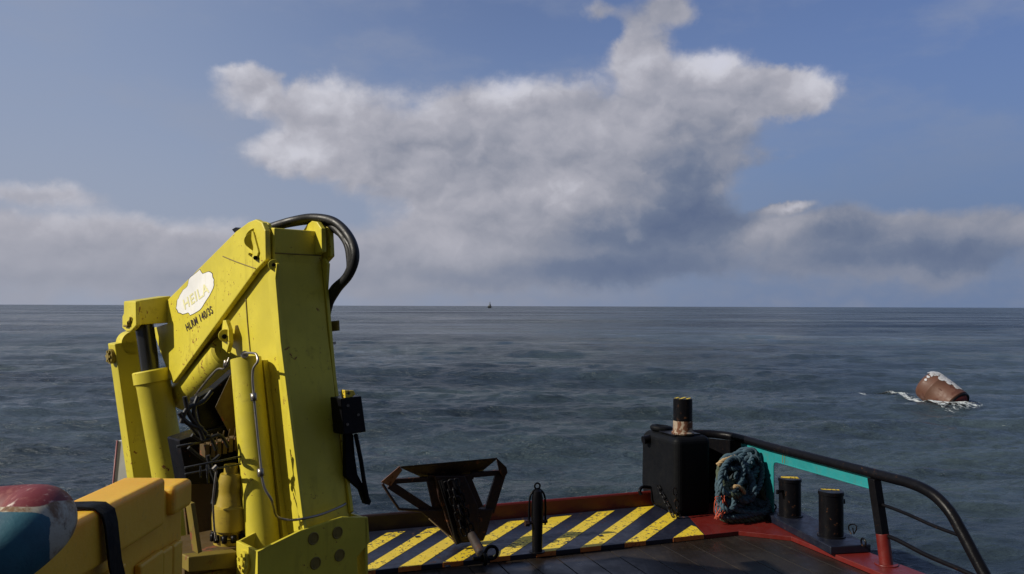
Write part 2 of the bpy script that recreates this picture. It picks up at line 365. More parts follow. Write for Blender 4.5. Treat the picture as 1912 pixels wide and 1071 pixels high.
calm = h.ss(h.noise(h.vm('MULTIPLY', geo, (.5, 1, 0)), .16, 5, .6, .3), .38, .62, .75, 1.15)      # ruffled and slick areas
def ridge(x): return h.m('MULTIPLY', h.m('ABSOLUTE', h.m('SUBTRACT', x, .5)), -2.0)
prev = None
for (sc1, det, dst, a_, b_, s0, s1, rg_) in ((4.8, 6, .085, 12, 90, .85, 1., False), (1.3, 6, .32, 15, 120, .56, 1., True), (.24, 4, 1.3, 35, 200, .0, .95, True), (.055, 4, 5.5, 140, 500, .0, .9, False), (.013, 4, 24., 400, 1500, .0, .9, False)):
    nn = h.noise(ww, sc1, det, .6, .25); nn = ridge(nn) if rg_ else nn
    b3 = h.new('ShaderNodeBump'); b3.inputs['Distance'].default_value = dst; h.L.new(nn, b3.inputs['Height']); h.L.new(h.m('MULTIPLY', h.ss(dist, a_, b_, s0, s1, False), calm), b3.inputs['Strength'])
    if prev: h.L.new(prev, b3.inputs['Normal'])
    prev = b3.outputs[0]
h.L.new(b3.outputs[0], b.inputs['Normal'])
M['water'] = m_
# foam
m_, h, b, o = mat('sea_foam')
T = h.new('ShaderNodeNewGeometry').outputs['Position']; at = h.new('ShaderNodeAttribute'); at.attribute_name = 'foam'
n1 = h.noise(h.vm('MULTIPLY', T, (1.0, .8, 1)), 5.0, 9, .8, .5)
k = h.ss(h.m('ADD', h.m('MULTIPLY', h.m('SUBTRACT', n1, .5), 2.2), at.outputs['Fac']), .40, .66)
b.inputs['Base Color'].default_value = (.62, .67, .68, 1); b.inputs['Roughness'].default_value = .8
tr = h.new('ShaderNodeBsdfTransparent'); mx = h.new('ShaderNodeMixShader'); h.L.new(k, mx.inputs[0]); h.L.new(tr.outputs[0], mx.inputs[1]); h.L.new(b.outputs[0], mx.inputs[2]); h.L.new(mx.outputs[0], o.inputs[0])
M['foam'] = m_

# ------------------------------------------------------------------ the sea
SEA = -1.0
rng = np.random.RandomState(11)
comps = []
def addc(n, lmin, lmax, steep, dirc, spread):
    for i in range(n):
        lam = lmin * (lmax / lmin) ** rng.rand(); th = R_(dirc + rng.randn() * spread)
        comps.append((lam, steep * lam / (2 * math.pi), math.cos(th), math.sin(th), rng.rand() * 6.283))
addc(4, 20, 42, .036, 86, 6); addc(9, 9, 20, .019, 86, 12); addc(14, 3.5, 9, .024, 88, 16); addc(24, 1.2, 3.2, .030, 88, 18); addc(44, .28, 1.2, .030, 90, 22)
def sea_h(x, y, sp=0.0):
    hgt = np.zeros_like(x)
    for lam, a, cx, cy, ph in comps:
        k = 2 * math.pi / lam; fade = np.clip((lam / np.maximum(sp, 1e-6) - 1.6) / 1.6, 0, 1)
        if fade.max() <= 0: continue
        n = len(x) if x.ndim == 1 else int((fade.max(axis=1) > 0).sum()); fade = fade[:n]
        p = k * (x[:n] * cx + y[:n] * cy) + ph + .9 * np.sin(x[:n] * .9 / lam ** .5 + ph) * (lam < 9)
        hgt[:n] += a * fade * (np.sin(p) + (.34 * np.sin(2 * p) + .12 * np.sin(3 * p)) * (lam < 20))
    gust = .7 + .45 * np.sin(x * .021 + 1.3 + .6 * np.sin(y * .013)) * np.sin(y * .031 + .4)
    return SEA + hgt * gust
NA, NR = 860, 1500
s_ = np.linspace(1.0, 0.0, NR)
inv = 1 / 5.0 * s_ + 1 / 30000. * (1 - s_)
inv = (s_ ** 1.0) * (1 / 5.0 - 1 / 30000.) + 1 / 30000.
rr = 1 / inv
ang = np.linspace(R_(-54), R_(54), NA)
RR, AA = np.meshgrid(rr, ang, indexing='ij')
X = RR * np.sin(AA); Y = RR * np.cos(AA) - 1.0
dr = np.gradient(rr)[:, None] * np.ones((1, NA)); sp = np.maximum(dr, RR * (ang[1] - ang[0]))
Z = sea_h(X, Y, sp * .8)
far = np.clip((RR - 60) / 1500, 0, 1)
vs = np.stack([X, Y, Z], -1).reshape(-1, 3).astype(np.float32)
i0 = (np.arange(NR - 1)[:, None] * NA + np.arange(NA - 1)[None]).ravel()
q = np.stack([i0, i0 + NA, i0 + NA + 1, i0 + 1], -1).astype(np.int32)
me = bpy.data.meshes.new('sea'); me.vertices.add(len(vs)); me.vertices.foreach_set('co', vs.ravel())
me.loops.add(q.size); me.loops.foreach_set('vertex_index', q.ravel()); me.polygons.add(len(q))
me.polygons.foreach_set('loop_start', np.arange(0, q.size, 4, dtype=np.int32)); me.polygons.foreach_set('loop_total', np.full(len(q), 4, dtype=np.int32))
me.polygons.foreach_set('use_smooth', np.ones(len(q), dtype=bool)); me.update(); me.validate()
me.materials.append(M['water']); me.flip_normals() if me.polygons[0].normal.z < 0 else None
sea = bpy.data.objects.new('sea', me); C.objects.link(sea); kind(sea, 'structure', 'grey blue open sea with low swell and ripples')
def hz(x, y): return float(sea_h(np.array([x]), np.array([y]), np.array([.116]))[0])

# ------------------------------------------------------------------ boat frame
TH = R_(20.5)
U = V((math.cos(TH), math.sin(TH), 0)); W_ = V((math.sin(TH), -math.cos(TH), 0)); ZU = V((0, 0, 1))   # U: to the right along the stern, W_: forward towards the wheelhouse
DECK = -.06
# ledge (raised steel margin), top at z=0
e1 = G(667, 1068); e2 = G(1440, 984.5)
t1 = G(690, 997.5); t2 = G(1222, 943.5)
U = (e2 - e1).normalized(); W_ = V((U.y, -U.x, 0))
wid = (t2 - e2).dot(-W_)
BW = P(1652, 1040, 9.5); BW = V((BW.x, BW.y, 0))           # point on the side bulwark plane
side = U.dot(BW)                                           # distance along U
def uw(a, b_, z=0.0): return U * a + W_ * b_ + ZU * z      # boat coordinates
fe = e1.dot(W_); be = fe - wid                              # front / back edge of the stern ledge, in W_
inn = G(1560, 1035).dot(U)                                 # inner edge of side margin
kx = G(1290, 1001).dot(U)                                  # where the dark paint turns red
outer = side + .14
# wooden deck
dk = MB()
a = -4.3
while a < inn - .001:
    w_ = min(.37, inn - a); dk.box(uw(a + .006, fe + .002, DECK - .05), U * (w_ - .012), W_ * 13, ZU * .05)
    a += .37
deck = dk.build('deck', M['wood'], bevel=.004); kind(deck, 'structure', 'dark wet planked wooden deck')
hb = MB().box(uw(-4.3, be - .12, -2.2), U * (outer + 4.3), W_ * 16, ZU * (2.2 + DECK - .055))
hull = hb.build('hull', M['black'], bevel=.03); kind(hull, 'structure', 'dark hull of the workboat below the deck')

led = thing('stern_ledge', 'raised steel ledge painted with diagonal yellow and navy hazard stripes, red at its right end', 'deck ledge', uw(0, fe, DECK))
kf = G(1319, 999).dot(U); kb_ = G(1290, 951).dot(U)
MB().prism([uw(-4.3, be, DECK), uw(kb_, be, DECK), uw(kf, fe, DECK), uw(-4.3, fe, DECK)], ZU * .06).build('dark_plate', M['navy'], led, .006)
mg = MB().prism([uw(kb_ + .002, be, DECK), uw(outer, be, DECK), uw(outer, fe + 9, DECK), uw(inn, fe + 9, DECK), uw(inn, fe + .45, DECK), uw(inn - .5, fe, DECK), uw(kf + .002, fe, DECK)], ZU * .06)
mg.build('red_plate', M['red'], led, .006)
hs = MB()
stripes = [((745,1062),(788,1057),(908,975),(874,979)), ((829,1053),(868,1050),(984,971),(950,973.5)), ((918,1044),(957,1041),(1068,962),(1029,966)), ((1005,1034.5),(1042,1031),(1148,953),(1115,956)),
           ((1088,1026),(1126,1021.5),(1222,944.5),(1192,947)), ((1171,1017),(1211,1013),(1273,961),(1258,949.5)), ((1261,1006.5),(1316,999),(1300,984),(1291,981)), ((667,1069),(702,1066),(830,984),(798,987)), ((585,1080),(622,1074),(757,992),(722,995)), ((500,1090),(540,1086),(680,1001),(645,1004))]
def inset(p):   # keep on ledge
    b_ = min(max(p.dot(W_), be + .015), fe - .002); return uw(p.dot(U), b_, 0.0)
for st in stripes:
    pts = [inset(G(*p)) for p in st]; hs.prism([p + ZU * .001 for p in pts], ZU * .003)
    # the paint runs over the front lip of the ledge
    a0, a1 = pts[0].dot(U), pts[1].dot(U); hs.prism([uw(a0, fe + .001, -.052), uw(a1, fe + .001, -.052), uw(a1, fe + .001, .002), uw(a0, fe + .001, .002)], W_ * .004, mi=1)
hs.build('hazard_stripes', [M['yellow_stripe'], M['orange_edge']], led)
for (px, py) in ((836,1058),(780,1003),(1122,1001)):
    c_ = G(px, py); MB().cbox(c_ + ZU * .008, .03, .03, .006, U, W_).build('deck_lug', M['navy'], led, .003)

# stern bulwark: low red plate with cap
sb = thing('stern_bulwark', 'low dark red steel bulwark along the stern edge behind the striped ledge', 'bulwark', uw(0, be, 0))
blk_u = G(1262, 966).dot(U)
hgt = .20
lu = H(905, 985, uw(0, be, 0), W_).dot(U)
MB().box(uw(lu + .002, be - .03, -.06), U * (blk_u + .05 - lu), W_ * .028, ZU * (hgt + .06)).build('plate', M['red'], sb, .004)
MB().box(uw(-4.3, be - .03, -.06), U * (lu + 4.3), W_ * .028, ZU * (hgt + .06)).build('dark_plate', M['blackred'], sb, .004)  # left stretch, a far darker red than the plate beside it
MB().cyl(uw(lu, be - .03, hgt), uw(blk_u + .05, be - .03, hgt), .022, n=12).build('cap_rail', M['red'], sb)
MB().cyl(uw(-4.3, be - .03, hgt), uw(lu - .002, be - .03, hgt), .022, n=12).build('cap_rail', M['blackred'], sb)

# side bulwark with opening, cap rail, post and rails
def B(px, py, off=0.0): return H(px, py, BW + U * off, U)
rb = thing('side_bulwark', 'teal steel side bulwark with black pipe rail sweeping down to the deck on the right', 'bulwark', uw(side, fe, 0))
p_st = B(1385, 835); top = .985
wst = min(p_st.dot(W_), be + .35); wend = B(1630, 900).dot(W_)
open0 = B(1444, 900).dot(W_); bot0 = B(1450, 862).z; bot1 = B(1622, 911).z; zb = (bot0 + bot1) / 2
plate = [uw(side, wst, top), uw(side, wend, top), uw(side, wend, zb), uw(side, open0 + .07, zb), uw(side, open0 + .02, zb - .02), uw(side, open0, zb - .07), uw(side, open0, 0), uw(side, wst, 0)]
MB().prism(plate, U * .014).build('panel', M['teal'], rb, .003)
lip = MB().tube([uw(side + .004, open0, 0.0), uw(side + .004, open0, zb - .07), uw(side + .004, open0 + .02, zb - .02), uw(side + .004, open0 + .07, zb), uw(side + .004, wend, zb)], .011, 8)
lip.build('opening_rim', M['teal'], rb)
sm_ = MB()
ws_ = B(1461, 850).dot(W_)
for dd in (0, .045): sm_.box(uw(side - .004, ws_ + dd, zb + .01), U * .004, W_ * .009, ZU * (top - zb - .03))
sm_.build('weld_seam', M['yellow_dull'], rb)
rail = [uw(side - 1.35, be - .06, .98), uw(side - .9, be - .04, 1.04), uw(side - .35, be + .02, 1.04), uw(side - .08, be + .25, 1.03), uw(side, be + .6, 1.02), uw(side, be + 1.3, 1.01), B(1640, 886), B(1700, 902), B(1741, 922), B(1772, 953), B(1795, 992), B(1818, 1035), B(1845, 1085), B(1870, 1130)]
RL = spline(rail, 8)
MB().tube(RL, .062, 18).build('cap_rail', M['black'], rb)
pt_ = B(1632, 893, -.02); pb_ = B(1655, 1046, -.02); 
def prect(mb, a, b, hw, hd, mi=0):
    mb.prism([a - U * hd - W_ * hw, a + U * hd - W_ * hw, a + U * hd + W_ * hw, a - U * hd + W_ * hw], b - a, mi)
mid = pt_.lerp(pb_, .70)
po = MB(); prect(po, pt_, mid, .055, .055); po.build('post', M['black'], rb, .008)
po = MB(); po.cyl(mid + ZU * .02, pb_ - ZU * .05, .075, n=20); po.lathe(V((pb_.x, pb_.y, 0)), ZU, [(0, .13), (.012, .13)], 20)
po.build('post_foot', M['red'], rb, .004)
MB().tube(spline([B(1640, 940), B(1665, 948), B(1700, 962), B(1740, 980), B(1788, 998)], 6), .020, 12).build('mid_rail', M['black'], rb)
MB().tube(spline([B(1650, 998), B(1676, 1008), B(1730, 1036), B(1800, 1066), B(1860, 1095)], 6), .026, 12).build('mid_rail', M['black'], rb)
# dark return of the bulwark across the stern corner
cor = MB()
cu0 = blk_u + .55
cor.prism([uw(cu0, be + .10, 0), uw(side - .30, be + .10, 0), uw(side - .30, be + .10, .98), uw(cu0, be + .10, 1.0)], -W_ * .016)
cor.prism([uw(side - .30, be + .10, 0), uw(side - .005, be + .5, 0), uw(side - .005, be + .5, .98), uw(side - .30, be + .10, .98)], V((U + W_) * -.012))
cor.build('corner_plate', M['black'], rb, .003)
st_ = MB()
for a in (cu0 + .25, cu0 + .6): st_.prism([uw(a, be + .10, 0), uw(a, be + .32, 0), uw(a, be + .12, .9)], U * .012)
st_.build('stiffener', M['black'], rb)
MB().tube([B(1592,985,.0)+ZU*.0] + [B(1592 + 8 * math.sin(t), 1000 - 22 * math.sin(t / 2), 0) for t in np.linspace(.3, 6, 8)], .009, 6).build('shackle', M['black'], rb)

# black block at the corner with the stub post on top
bt = thing('towing_block', 'tall black steel block in the stern corner beside the rope heap', 'block', uw(blk_u, be, 0))
bz = 1.13
c0 = G(1262, 966); 
bl = MB(); w0, w1 = c0.dot(W_), c0.dot(W_) - 1.0
prof = [uw(blk_u, w0, 0.001), uw(blk_u, w0, bz), uw(blk_u, w1 + .05, bz - .02), uw(blk_u - .0, w1 - .03, bz - .12), uw(blk_u, w1 - .05, .3), uw(blk_u, w1 + .02, 0.001)]
bl.prism(prof, U * .60); bl.build('casing', M['rubber'], bt, .10, seg=5)
MB().cbox(uw(blk_u + .27, w0 - .34, bz + .008), .22, .22, .008, U, W_).build('top_plate', M['black'], bt, .004)
MB().torus(uw(blk_u + .2, w1 + .26, bz + .02), (ZU + U * .1), .13, .045, 24, 10).build('fairlead_ring', M['rubber'], bt)
hk = MB().tube(spline([uw(blk_u - .02, w1 + .3, .28), uw(blk_u - .16, w1 + .32, .30), uw(blk_u - .22, w1 + .34, .25), uw(blk_u - .2, w1 + .36, .2)], 6), .025, 10)
hk.build('hook', M['black'], bt)
ch = MB()
def link(mb, c, ax, nr, L=.05, R=.022, r=.008):
    ax = ax.normalized(); nr = (nr - ax * nr.dot(ax)).normalized(); pts = []
    for i in range(16):
        t = 2 * math.pi * i / 16; pts.append(c + ax * (math.cos(t) * R + (L * .5 if math.cos(t) > 0 else -L * .5)) + nr * math.sin(t) * R)
    mb.tube(pts, r, 7, closed=True)
def chain(mb, a, b, L=.075, R=.026, r=.010, sag=0.0):
    n = max(2, int((b - a).length / L)); d = b - a; x, y = frame(d)
    for i in range(n):
        t = (i + .5) / n; link(mb, a.lerp(b, t) - ZU * sag * 4 * t * (1 - t), d, x if i % 2 else y, L * .62, R, r)
chain(ch, uw(blk_u - .03, w1 + .55, .36), uw(blk_u - .05, w0 + .02, .02)); chain(ch, uw(blk_u - .04, w0 + .03, .42), uw(blk_u + .0, w0 + .08, .02))
ch.build('chain', M['black'], bt)
# stub post
pc = H(1275, 811, uw(blk_u + .27, w0 - .34, bz), V((0, 0, 1))); pc = V((pc.x, pc.y, bz + .016))
sp_ = thing('stub_post', 'short black mooring post with rusty foot and yellow striped cap on the black block', 'mooring post', pc)
MB().lathe(pc, ZU, [(.19, .138), (.505, .138), (.512, .132)], 36).build('post', M['black'], sp_)
MB().lathe(pc, ZU, [(.0, .16), (.02, .165), (.035, .145), (.19, .1385)], 36).build('rusty_foot', M['rust_band'], sp_)
cap = MB()
for k in (-1, 0, 1):
    d0 = k * .085; L_ = math.sqrt(max(.001, .125 ** 2 - (abs(d0) + .018) ** 2)); ax1 = (U * .75 - W_ * .66).normalized(); ax2 = ZU.cross(ax1)
    cap.cbox(pc + ax2 * d0 + ZU * .5155, L_, .018, .002, ax1, ax2)
cap.build('yellow_stripes', M['yellow_stripe'], sp_)

# ------------------------------------------------------------------ twin bitts on plinth
b1c = G(1475, 962, .1); b2c = G(1552, 1000, .1)
bp_ = thing('mooring_bitts', 'pair of black round mooring bitts on one dark plinth beside the teal bulwark', 'bitts', uw((b1c.dot(U) + b2c.dot(U)) / 2, b1c.dot(W_), 0))
dirb = (b2c - b1c); dirb.z = 0; dirb.normalize(); nb = V((dirb.y, -dirb.x, 0))
pm = (b1c + b2c) / 2
MB().cbox(V((pm.x, pm.y, .051)), (b2c - b1c).length / 2 + .42, .27, .049, dirb, nb).build('plinth', paint('blue_black_plinth', (.006, .008, .018), .45, (.012, .010, .008), .5, (.05, .02, .012), .12, 16, streak=False), bp_, .012)
for i, (cc, hh, dr_) in enumerate(((b1c, .52, -1), (b2c, .57, 1))):
    pz = V((cc.x, cc.y, .1))
    bb = MB().lathe(pz, ZU, [(0, .17), (.015, .17), (.02, .148), (hh - .05, .148), (hh - .045, .156), (hh - .008, .156), (hh, .148)], 36).build('bitt', M['black'], bp_)
    hn = MB(); hd = (U * dr_ - W_ * .2 * dr_).normalized()
    hn.tube([pz + ZU * (hh - .16) + hd * .13, pz + ZU * (hh - .16) + hd * .25], .022, 10); hn.tube([pz + ZU * (hh - .16) + hd * .25 - ZU * .035, pz + ZU * (hh - .16) + hd * .25 + ZU * .025], .018, 10)
    hn.build('horn', M['black'], bb)
    ys = MB(); ax1 = (U * .85 + W_ * .5).normalized(); ax2 = ZU.cross(ax1)
    ys.cbox(pz + ax2 * .05 + ZU * (hh + .003), .11, .018, .002, ax1, ax2)
    if i == 0: ys.cbox(pz - ax2 * .01 + ZU * (hh + .003), .12, .016, .002, ax1, ax2)
    ys.build('yellow_stripe', M['yellow_stripe'], bb)
MB().torus(V((b1c.x, b1c.y, .1)) - nb * .0 - dirb * .3 + ZU * .05 + U * -.1, dirb, .045, .012, 16, 8).build('pad_eye', M['black'], bp_)
MB().torus(V((pm.x, pm.y, .1)) + dirb * .95 + ZU * .04 + nb * -.15, nb, .045, .012, 16, 8).build('pad_eye', M['black'], bp_)

# ------------------------------------------------------------------ small post with shackle on ledge
sc0 = G(1003, 1030); vp_ = thing('guide_post', 'slim black post with a shackle over its top, standing on the striped ledge', 'mooring post', sc0)
k_ = sc0.y / F
MB().lathe(sc0, ZU, [(0, .095), (.012, .095), (.015, 9.5 * k_), (.30, 10 * k_), (.42, 11 * k_), (.66, 10.5 * k_), (.74, 8 * k_), (.765, 3 * k_)], 26).build('post', M['black'], vp_)
MB().torus(sc0 + ZU * .80, W_, .035, .011, 18, 8).build('top_ring', M['black'], vp_)
MB().tube(spline([sc0 + U * .105 + ZU * .32, sc0 + U * .108 + ZU * .55, sc0 + U * .085 + ZU * .70, sc0 + ZU * .765, sc0 - U * .085 + ZU * .70, sc0 - U * .105 + ZU * .55, sc0 - U * .11 + ZU * .32], 6), .013, 10).build('shackle', M['black'], vp_)
MB().cyl(sc0 + ZU * .36 - U * .15, sc0 + ZU * .36 + U * .13, .022, n=12).cyl(sc0 + ZU * .36 - U * .16, sc0 + ZU * .36 - U * .115, .04, n=6).build('shackle_pin', M['rust'], vp_)

# ------------------------------------------------------------------ rusty anchor-like frame on the ledge
ab = G(865, 1018)
an = thing('anchor', 'dark rusty steel anchor with wide flukes and chain, stowed upright on the stern ledge', 'anchor', ab)
def A(px, py, off=0.0): return H(px, py, ab + W_ * off, W_)
def poly(mb, pts, th=.02, off=0., mi=0): mb.prism([A(x, y, off) if not isinstance(x, V) else x for x, y in pts], -W_ * th, mi)
tp = MB()
tp.prism([A(748, 870, .10), A(928, 854, .10), A(892, 884, -.12), A(860, 893, -.12), A(795, 891, -.12)], -ZU * .025 - W_ * .01)
tp.build('top_plate', M['rust'], an, .006)
lp = MB(); lp.prism([A(711, 900, .02), A(746, 870, .10), A(751, 878, .08), A(729, 908, .0)], -W_ * .03 + U * .01); lp.build('lit_plate', M['rust_sunlit'], an, .004)
rp = MB(); rp.prism([A(927, 854, .10), A(946, 872, .05), A(948, 882, .04), A(941, 894, .02), A(933, 880, .05)], -W_ * .04); rp.build('end_plate', M['rust'], an, .004)
fr = MB()
def bar(mb, a, b, wpx, th=.05, off=0.0, off2=None):
    pa, pb = A(*a, off), A(*b, off if off2 is None else off2); w2 = wpx * ab.y / F / 2; d = (pb - pa).normalized(); s2 = d.cross(W_).normalized()
    mb.prism([pa - s2 * w2, pa + s2 * w2, pb + s2 * w2, pb - s2 * w2], -W_ * th)
bar(fr, (730, 899), (812, 894), 9); bar(fr, (880, 887), (938, 882), 10); bar(fr, (728, 905), (808, 957), 15); bar(fr, (936, 884), (914, 956), 20)
bar(fr, (803, 890), (818, 958), 15); bar(fr, (872, 890), (896, 948), 15); bar(fr, (800, 893), (885, 890), 10)
fr.build('fluke_frame', M['rust'], an, .006)
MB().tube([A(714, 903, .01), A(727, 924, .01), A(745, 950, .01), A(790, 953, .01)], .018, 10).build('side_rod', M['rust'], an)
bd = MB(); bd.prism([A(x, y, .03) for x, y in ((782, 952), (922, 950), (908, 998), (903, 1010), (862, 1014), (845, 1004), (800, 968))], -W_ * .10); bd.prism([A(x, y, .06) for x, y in ((812, 888), (868, 888), (893, 945), (895, 1000), (852, 1018), (838, 985), (820, 930))], -W_ * .14)
bd.build('crown', M['rust'], an, .012)
sh = MB(); sh.tube([A(826, 895, .10), A(838, 945, .14), A(852, 1000, .16), A(857, 1012, .15)], .036, 12); sh.tube([A(848, 893, .12), A(858, 940, .16), A(868, 985, .18)], .03, 12)
sh.tube([A(820, 897, .15), A(836, 950, .18), A(850, 1000, .18)], .013, 8)
sh.build('shank', M['black'], an)
MB().tube([A(801, 968, .12), A(826, 990, .16), A(848, 1010, .18)], .008, 8).build('lashing', M['tan'], an)
cc_ = MB(); chain(cc_, A(832, 900, .18), A(868, 1000, .24), .09, .030, .011); chain(cc_, A(852, 895, .18), A(885, 1005, .24), .09, .030, .011); chain(cc_, A(842, 898, .22), A(862, 960, .26), .10, .04, .014)
cc_.build('chain', M['black'], an)
leg = MB(); q0, q1 = A(878, 994, .2), G(903, 1052, -.02); q1 = V((q1.x, q1.y, .045)); leg.tube([q0, q0.lerp(q1, .5), q1], [.05, .06, .055], 14)
leg.build('swivel', paint('scuffed_steel', (.028, .018, .014), .6, (.012, .01, .008), .8, (.05, .02, .01), .3, 9, bump=.5), an)
lk = MB(); lk.torus(q1 + ZU * .0 + W_ * .03, U, .06, .022, 18, 10); lk.torus(q1 + W_ * .02 + U * .09 + ZU * .06, W_, .075, .02, 18, 10); lk.cyl(q1 - U * .13, q1 + U * .11, .024, n=12)
lk.build('shackle', M['black'], an)

# ------------------------------------------------------------------ rope heap, twine
rc = uw(G(1385, 968).dot(U), G(1385, 968).dot(W_) - .05, 0)
def twist(mb, path, R, strands=3, pitch_=.16, r=None, n=8):
    r = r or R * .56; pts = spline(path, 10); acc = 0.; rings = [[] for _ in range(strands)]; x = None
    for i, p in enumerate(pts):
        t = pts[min(i + 1, len(pts) - 1)] - pts[max(i - 1, 0)]
        if t.length < 1e-7: continue
        t.normalize()
        if x is None: x, _ = frame(t)
        x = (x - t * x.dot(t)).normalized(); y = t.cross(x)
        if i: acc += (p - pts[i - 1]).length
        for k in range(strands):
            a = acc / pitch_ * 2 * math.pi + k * 2 * math.pi / strands; rings[k].append(p + (x * math.cos(a) + y * math.sin(a)) * R * .52)
    for rg in rings: mb.tube(rg, r, n)
rp_ = thing('rope_heap', 'heap of thick braided blue grey mooring rope piled against the black corner plate', 'rope', rc)
def RP(px, py, off=0.): return H(px, py, rc + W_ * off, W_)
rnd = random.Random(5)
def coil(name, pxs, R, m_, offs):
    mb = MB(); twist(mb, [RP(x, y, o_) for (x, y), o_ in zip(pxs, offs)], R, 3, R * 5.2); mb.build(name, m_, rp_)
def loop(cx, cy, rx, ry, off, tilt=0, a0=0, a1=6.6, n=14, dep=.2):
    L_ = []; O_ = []
    for i in range(n):
        t = a0 + (a1 - a0) * i / (n - 1); x = cx + rx * math.cos(t) * math.cos(tilt) - ry * math.sin(t) * math.sin(tilt); y = cy + rx * math.cos(t) * math.sin(tilt) + ry * math.sin(t) * math.cos(tilt)
        L_.append((x, y)); O_.append(off + dep * math.sin(t) * .5 + rnd.uniform(-.02, .02))
    return L_, O_
for (cx, cy, rx, ry, off, tl, R, mm, a0, a1) in [
    (1388, 950, 46, 15, .05, -.05, .055, 'rope', 0, 6.4), (1386, 938, 44, 13, .03, .08, .055, 'rope', 1, 7.2), (1390, 962, 42, 8, .12, -.05, .05, 'rope2', 0, 6.2),
    (1372, 905, 30, 38, .12, .1, .052, 'rope', .5, 6.9), (1378, 893, 22, 44, .16, -.5, .052, 'rope', 0, 6.3), (1395, 870, 18, 30, .05, .35, .05, 'rope', 2, 8),
    (1360, 880, 16, 28, .10, .15, .05, 'rope2', 0, 6.3), (1412, 900, 20, 44, .0, -.3, .052, 'rope', 1, 7), (1370, 912, 16, 12, .22, .4, .045, 'rope2', 0, 6.3),
    (1404, 925, 26, 30, .03, .2, .05, 'rope', 3, 9), (1392, 855, 16, 15, -.02, 0, .045, 'rope', 2.5, 8), (1352, 915, 10, 40, .10, 0, .05, 'rope', 1, 5), (1425, 925, 12, 34, -.05, 0, .045, 'rope', 0, 6),
    (1400, 945, 40, 12, .14, .12, .036, 'rope', 2, 9), (1384, 955, 44, 9, .16, -.1, .036, 'rope', 0, 7), (1366, 888, 20, 34, .24, .3, .036, 'rope', 0, 7), (1398, 892, 24, 40, .15, .25, .036, 'rope', 1, 8), (1418, 935, 18, 26, .10, -.2, .036, 'rope', 0, 7),
    (1430, 905, 9, 36, .0, -.15, .034, 'rope2', 1, 7), (1380, 860, 24, 14, .06, -.3, .036, 'rope', 0, 7), (1356, 925, 14, 28, .22, -.2, .034, 'rope', 0, 7)]:
    L_, O_ = loop(cx, cy, rx, ry, off, tl, a0, a1); coil('rope_loop', L_, R, M[mm], O_)
coil('rope_end', [(1340, 868), (1350, 860), (1362, 856), (1372, 852)], .03, M['tan'], [.1, .12, .1, .05]); coil('rope_end', [(1366, 914), (1374, 908), (1384, 912), (1390, 920)], .03, M['tan'], [.3, .31, .3, .28])
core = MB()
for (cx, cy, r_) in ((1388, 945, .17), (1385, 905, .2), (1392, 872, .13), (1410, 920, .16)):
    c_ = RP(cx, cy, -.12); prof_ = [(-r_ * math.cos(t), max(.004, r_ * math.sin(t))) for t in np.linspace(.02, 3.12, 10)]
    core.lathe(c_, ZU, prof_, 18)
core.build('dark_core', M['ropedark'], rp_)  # filler lumps; shade between the loops put into their dark colour
tw = MB()
for i in range(9):
    p0 = (1346 + rnd.uniform(-6, 8), 925 + rnd.uniform(-4, 10)); pts = [RP(p0[0], p0[1], .25)]
    x, y = p0
    for k in range(5): x += rnd.uniform(-7, 7); y += rnd.uniform(2, 13); x = min(max(x, 1334), 1362); y = min(y, 968); pts.append(RP(x, y, .24 + rnd.uniform(-.03, .05)))
    tw.tube(spline(pts, 6), .006, 6)
tag(tw.build('twine', M['twine']), 'tangled thin orange red twine hanging at the left side of the rope heap', 'twine')

# ------------------------------------------------------------------ the crane
S2 = math.sqrt(.5)
RX = V((S2, S2, 0)); EX = V((-S2, S2, 0)); NX = V((S2, -S2, 0))
C0 = P(560, 990, 6.3); JW = .455
def S(px, py, c=0.0): return H(px, py, C0 + RX * c, RX)       # on the side plane, offset c across the boom
def Fp(px, py, e=0.0): return H(px, py, C0 + EX * e, NX)      # on the front plane
cr0 = V((-1.95, 6.9, DECK))
cn = thing('crane', 'large yellow hydraulic knuckle boom crane folded on the deck at the left', 'crane', cr0)
# jib (folded down, its end face towards us)
jb = MB()
jb.prism([S(x, y, 0) for x, y in ((497, 424), (512, 425), (511, 488), (522, 620), (560, 992), (512, 1002), (498, 880), (470, 680), (424, 655), (414, 628), (420, 595), (470, 520))], RX * JW)
jib = jb.build('folded_jib', M['yellow'], cn, .010)
fin = MB()   # raised flange along the near edge and an inner stiffening rib
fin.prism([S(x, y, -.028) for x, y in ((509, 487), (517, 492), (514, 520), (524, 640), (569, 998), (562, 1000), (503, 560), (500, 520))], RX * .026)
fin.build('flange', M['yellow'], jib, .004)
rib = MB(); rib.prism([S(x, y, -.045) for x, y in ((485, 672), (491, 672), (530, 1010), (524, 1012))], RX * .045); rib.build('rib', M['yellow'], jib, .003)
wl = MB(); wl.tube([S(459, 556, -.004), S(462, 600, -.004), S(467, 655, -.004)], .006, 6); wl.build('weld_line', M['yellow_dull'], jib)
rfl = MB()
rfl.prism([S(x, y, JW + .002) for x, y in ((603, 480), (611, 492), (608, 540), (622, 700), (655, 955), (648, 962), (610, 640), (598, 520))], RX * .03); rfl.build('flange', M['yellow'], jib, .004)
p_ = S(511, 472, 0.0); MB().tube([p_ + NX * .001 + RX * .01, p_ + NX * .001 + RX * (JW - .01)], .006, 6).build('weld_line', M['yellow_dull'], jib)
# eye lug on the flange
MB().cyl(S(511, 494, -.04), S(511, 494, .0), .045, n=20).cyl(S(511, 494, -.044), S(511, 494, -.039), .016, n=12, mi=1).build('lug', [M['yellow'], M['black']], jib, .003)
